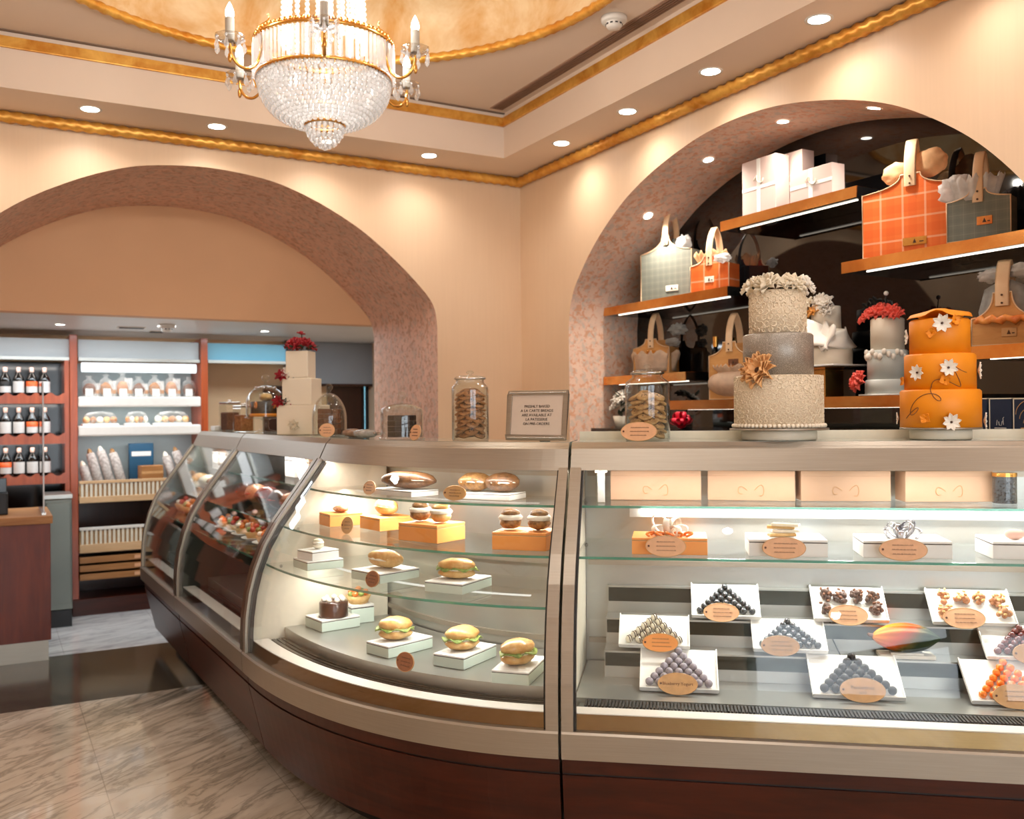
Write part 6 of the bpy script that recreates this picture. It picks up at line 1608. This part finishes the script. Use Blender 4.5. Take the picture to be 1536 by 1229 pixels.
def basket(z0, z1, lip, nm):
    b = MB(); b.bx(-i_, i_, -.02, .36, z0, z0 + .02); bk = b.build(nm, M['wood_pale'], bd)
    b = MB(); b.bx(-i_, i_, -.03, -.012, z0, z0 + lip); b.build('lower_lip', M['wood_pale'], bk, bevel=.003)
    b = MB(); b.bx(-i_, i_, -.03, -.012, z1 - .022, z1); b.build('top_rail', M['wood_pale'] if z0 > .7 else M['plaster_w'], bk, bevel=.003)
    b = MB(); n_ = 28
    for k in range(n_): x = -i_ + .02 + (2 * i_ - .04) * k / (n_ - 1); b.bx(x - .008, x + .008, -.026, -.014, z0 + lip, z1 - .022)
    b.build('slat', M['cream'], bk)
    b = MB(); b.bx(-i_, i_, -.010, -.006, z0 + .02, z1 - .03); b.build('inner_cloth', M['tag_tan'], bk)
basket(.82, .982, .045, 'upper_basket'); basket(.456, .642, .062, 'lower_basket')
for k in range(3):
    z = .258 + .062 * k; b = MB(); b.bx(-i_, i_, -.02, .36, z, z + .010); b.bx(-i_, i_, -.03, -.018, z, z + .044); t_ = b.build('wooden_tray', M['wood_tray'], bd, bevel=.002)
    b = MB(); b.bx(-.06, .10, -.034, -.0305, z + .010, z + .036); b.build('tray_label', M['peach'], t_)
# bags on the top shelf, packs on the next, loaves in paper below
M['film_w'] = tulle('crinkled clear bag', S(238, 236, 230), .10)
place = ('leftmost', 'second from the left', 'third from the left', 'fourth from the left', 'fifth from the left', 'sixth from the left', 'rightmost')
for k, px in enumerate((134, 159, 184, 208, 232, 257, 283)):
    x = on_y(px, 590, Y7 + .14).x; r = thing('biscuit_bag', 'clear bag of brown biscuits on the upper bread shelf, ' + place[k], 'biscuit bag', (x, Y7 + .14, 1.5945), .1 * ((k * 5) % 3 - 1), 'bags of biscuits')
    hh = .142 + .010 * ((k * 7) % 3)
    b = MB(); b.ball((0, 0, hh * .40), (.048, .034, hh * .395), 14, 10, fn=rough_fn(k + 2, .2, 2.4)); b.build('biscuits', M[('choc_l', 'cookie', 'clu_c')[k % 3]], r)
    b = MB(); b.lathe([(.05, 0), (.054, hh * .5), (.04, hh * .85), (.012, hh), (.03, hh * 1.14)], 18, SCL(1, .75, 1), rf=lambda a, z: 1 + .08 * math.sin(5 * a + z * 40)); b.build('clear_bag', M['film_w'], r)
    b = MB(); b.bx(-.026, .026, -.040, -.038, .01, .065); b.build('white_label', M['white'], r)
    if k < 6:
        r = thing('white_carton', 'small white carton behind the biscuit bags, ' + place[k], 'carton', (x + .055, Y7 + .24, 1.5945), 0, 'white cartons'); b = MB(); b.bx(-.03, .03, 0, .06, 0, .11 + .02 * (k % 3)); b.build('carton_body', M['white'], r, bevel=.002); b = MB(); b.bx(-.03, .03, -.001, 0, .03, .06); b.build('printed_band', M['peach'], r)
for k, (px, w, nm) in enumerate(((150, .125, 'left'), (205, .085, 'middle'), (258, .135, 'right'))):
    x = on_y(px, 640, Y7 + .13).x; r = thing('pastry_platter', nm + ' wrapped platter of pastries on the second bread shelf', 'platter', (x, Y7 + .13, 1.3795), 0, 'wrapped platters')
    b = MB(); b.bx(-w, w, -.08, .08, 0, .018); b.build('platter_tray', M['white'], r, bevel=.006)
    for q in range(5): b = MB(); b.ball((-w * .75 + w * 1.5 * q / 4, .01 * (q % 2), .045), (w * .22, .045, .028), 12, 8, fn=rough_fn(q + k * 9, .2, 3)); b.build('pastry_piece', M[('bun', 'cookie', 'tr_white')[(q + k) % 3]], r)
    b = MB(); b.lathe([(1.0, .018), (.96, .07), (.7, .10), (.001, .11)], 24, SCL(w * .96, .076, 1)); b.build('clear_cover', M['film_w'], r)
M['paperbag'] = plain('printed paper bread bag', S(170, 160, 152), .55, 0, .4, 45)
for k, (px, ln, nm) in enumerate(((138, .24, 'leftmost, shortest'), (154, .34, 'second from the left'), (171, .36, 'third from the left'), (188, .34, 'fourth from the left'), (266, .30, 'right of the brown box'), (283, .34, 'rightmost'))):
    x = on_y(px, 715, Y7 + .05).x; r = thing('bread_bag', 'paper bag with a long loaf leaning in the upper basket, ' + nm, 'bread bag', (x, Y7 + .06, .864), 0, 'bagged loaves'); r.rotation_euler = (D2R(-22), D2R(-13), 0)
    b = MB(); b.lathe([(.001, .01), (.033, .012), (.035, ln * .8), (.03, ln), (.026, ln), (.031, ln * .8), (.001, .02)], 16, SCL(1, .7, 1), rf=lambda a, z: 1 + .06 * math.sin(3 * a + z * 30)); b.build('paper_sleeve', M['paperbag'], r)
    b = MB(); b.ball((0, 0, ln * .98), (.02, .014, .05), 12, 8); b.build('loaf_end', M['bun_d' if k % 2 else 'tr_white'], r)
x = on_y(228, 715, Y7 + .1).x; r = thing('brown_box', 'brown box standing in the upper basket beside the bagged loaves', 'box', (x, Y7 + .07, .842), .1); b = MB(); b.bx(-.08, .08, 0, .12, 0, .23); b.build('box_body', M['wood_tray'], r, bevel=.003); b = MB(); b.bx(-.08, .08, -.001, .0, .17, .19); b.build('tape', M['tag_tan'], r)
x = on_y(212, 680, Y7 + .25).x; r = thing('blue_packet', 'dark blue packet standing behind the brown box', 'packet', (x, Y7 + .25, .842), 0); b = MB(); b.bx(-.09, .09, 0, .05, 0, .40); b.build('packet_body', plain('dark blue packet', S(24, 80, 112), .4, 0, .06, 9), r, bevel=.006); b = MB(); b.bx(-.07, .07, -.001, 0, .30, .335); b.build('pale_panel', M['white'], r)
# wood counter at the left edge, with its till and screen
M['mahogany_c'] = wood('service counter mahogany', S(92, 34, 16), S(126, 52, 26), .35, (9, 9, 1), .1)
cb = thing('service_counter', 'dark mahogany service counter at the left edge', 'counter', (0, 6.235, 0)); xr = .305; xl = -.32
b = MB(); b.bx(xl, xr, 0, .62, .12, .815); b.build('counter_body', M['mahogany_c'], cb, bevel=.003)
b = MB(); b.bx(xl, xr + .012, -.012, .64, .815, .862); b.build('wood_worktop', M['wood_tray'], cb, bevel=.004)
b = MB(); b.bx(xl, xr - .014, .006, .60, 0, .119); b.build('metal_kick', M['alu'], cb)
tl = thing('till', 'black till at the left edge on the service counter', 'till', (.03, 6.42, .8625)); b = MB(); b.bx(-.13, .055, 0, .2, 0, .13); b.build('till_body', M['black_m'], tl, bevel=.008); b = MB(); b.bx(-.13, .05, .05, .07, .13, .22); b.build('till_screen', M['black'], tl, bevel=.004)
sc_ = thing('clear_screen', 'clear upright hygiene screen on the service counter', 'screen', (.272, 6.28, .8625)); b = MB(); b.bx(-.003, .003, 0, .45, .012, .80); b.build('acrylic_sheet', M['glass'], sc_); b = MB(); b.bx(-.012, .012, 0, .45, 0, .012); b.build('foot_rail', M['steel'], sc_)
b = MB(); b.bx(-.004, .004, -.003, 0, .012, .80); b.build('polished_edge', plain('acrylic edge', S(206, 206, 206), .2), sc_)
# ceiling fittings beyond the arch
p = on_z(250, 487, ZL); detector((p.x, min(p.y, 7.3), ZL), .06, 'smoke detector on the low ceiling beyond the arch')
for px, py, w, lab in ((197, 491, .09, 'larger slotted vent on the low ceiling beyond the arch'), (225, 502, .05, 'smaller slotted vent on the low ceiling beyond the arch')):
    p = on_z(px, py, ZL); r = thing('ceiling_vent', lab, 'vent', (p.x, min(p.y, 7.4), ZL), 0, 'ceiling vents'); b = MB(); b.bx(-w, w, -.05, .05, -.006, 0); b.build('vent_frame', M['plaster_w'], r); b = MB()
    for q in range(4): b.bx(-w * .9, w * .9, -.042 + q * .022, -.03 + q * .022, -.009, -.006)
    b.build('slat', M['black_m'], r)
for px, py, lab in ((90, 487, 'small downlight on the low ceiling above the wine rack'), (397, 497, 'small downlight on the low ceiling above the footed cake dome')):
    p = on_z(px, py, ZL); p.y = min(p.y, 7.3); downlight(p, lab, 'downlights on the low ceiling', None, .7); spot((p.x, p.y, ZL - .012), 10, D2R(120), .9, (.9, .95, 1))
area((.4, 6.95, ZL - .01), (0, 0, -1), 1.6, .3, 16, (.86, .94, 1)); area((1.9, 6.95, ZL - .01), (0, 0, -1), 1.0, .3, 14, (.78, .92, 1))
for z, e in ((1.50, 1.4), (1.28, 1.6), (1.79, .9)): area(((X1 + X2) / 2, Y7 + .09, z), (0, .35, -1), .8, .04, e, (.94, .97, 1))
for z in (1.83, 1.54, 1.25): area((.05, Y7 + .02, z), (0, .5, -1), .8, .03, .8, (1, .9, .8))
# ================================================================ world and view
W = bpy.data.worlds.new('world'); SC.world = W; W.use_nodes = True
W.node_tree.nodes['Background'].inputs[0].default_value = (.86, .93, 1, 1)
W.node_tree.nodes['Background'].inputs[1].default_value = 5.0
SC.view_settings.view_transform = 'Standard'; SC.view_settings.look = 'None'
SC.view_settings.gamma = 1.0; SC.view_settings.use_curve_mapping = False
SC.view_settings.exposure = 0.05
cy = SC.cycles
cy.max_bounces = 8; cy.diffuse_bounces = 3; cy.glossy_bounces = 4; cy.transmission_bounces = 4; cy.use_adaptive_sampling = True; cy.adaptive_threshold = 0.03; cy.transparent_max_bounces = 32
cy.use_denoising = True; cy.sample_clamp_indirect = 4.0; cy.blur_glossy = 0.4
cy.caustics_reflective = False; cy.caustics_refractive = False
bpy.context.view_layer.update()
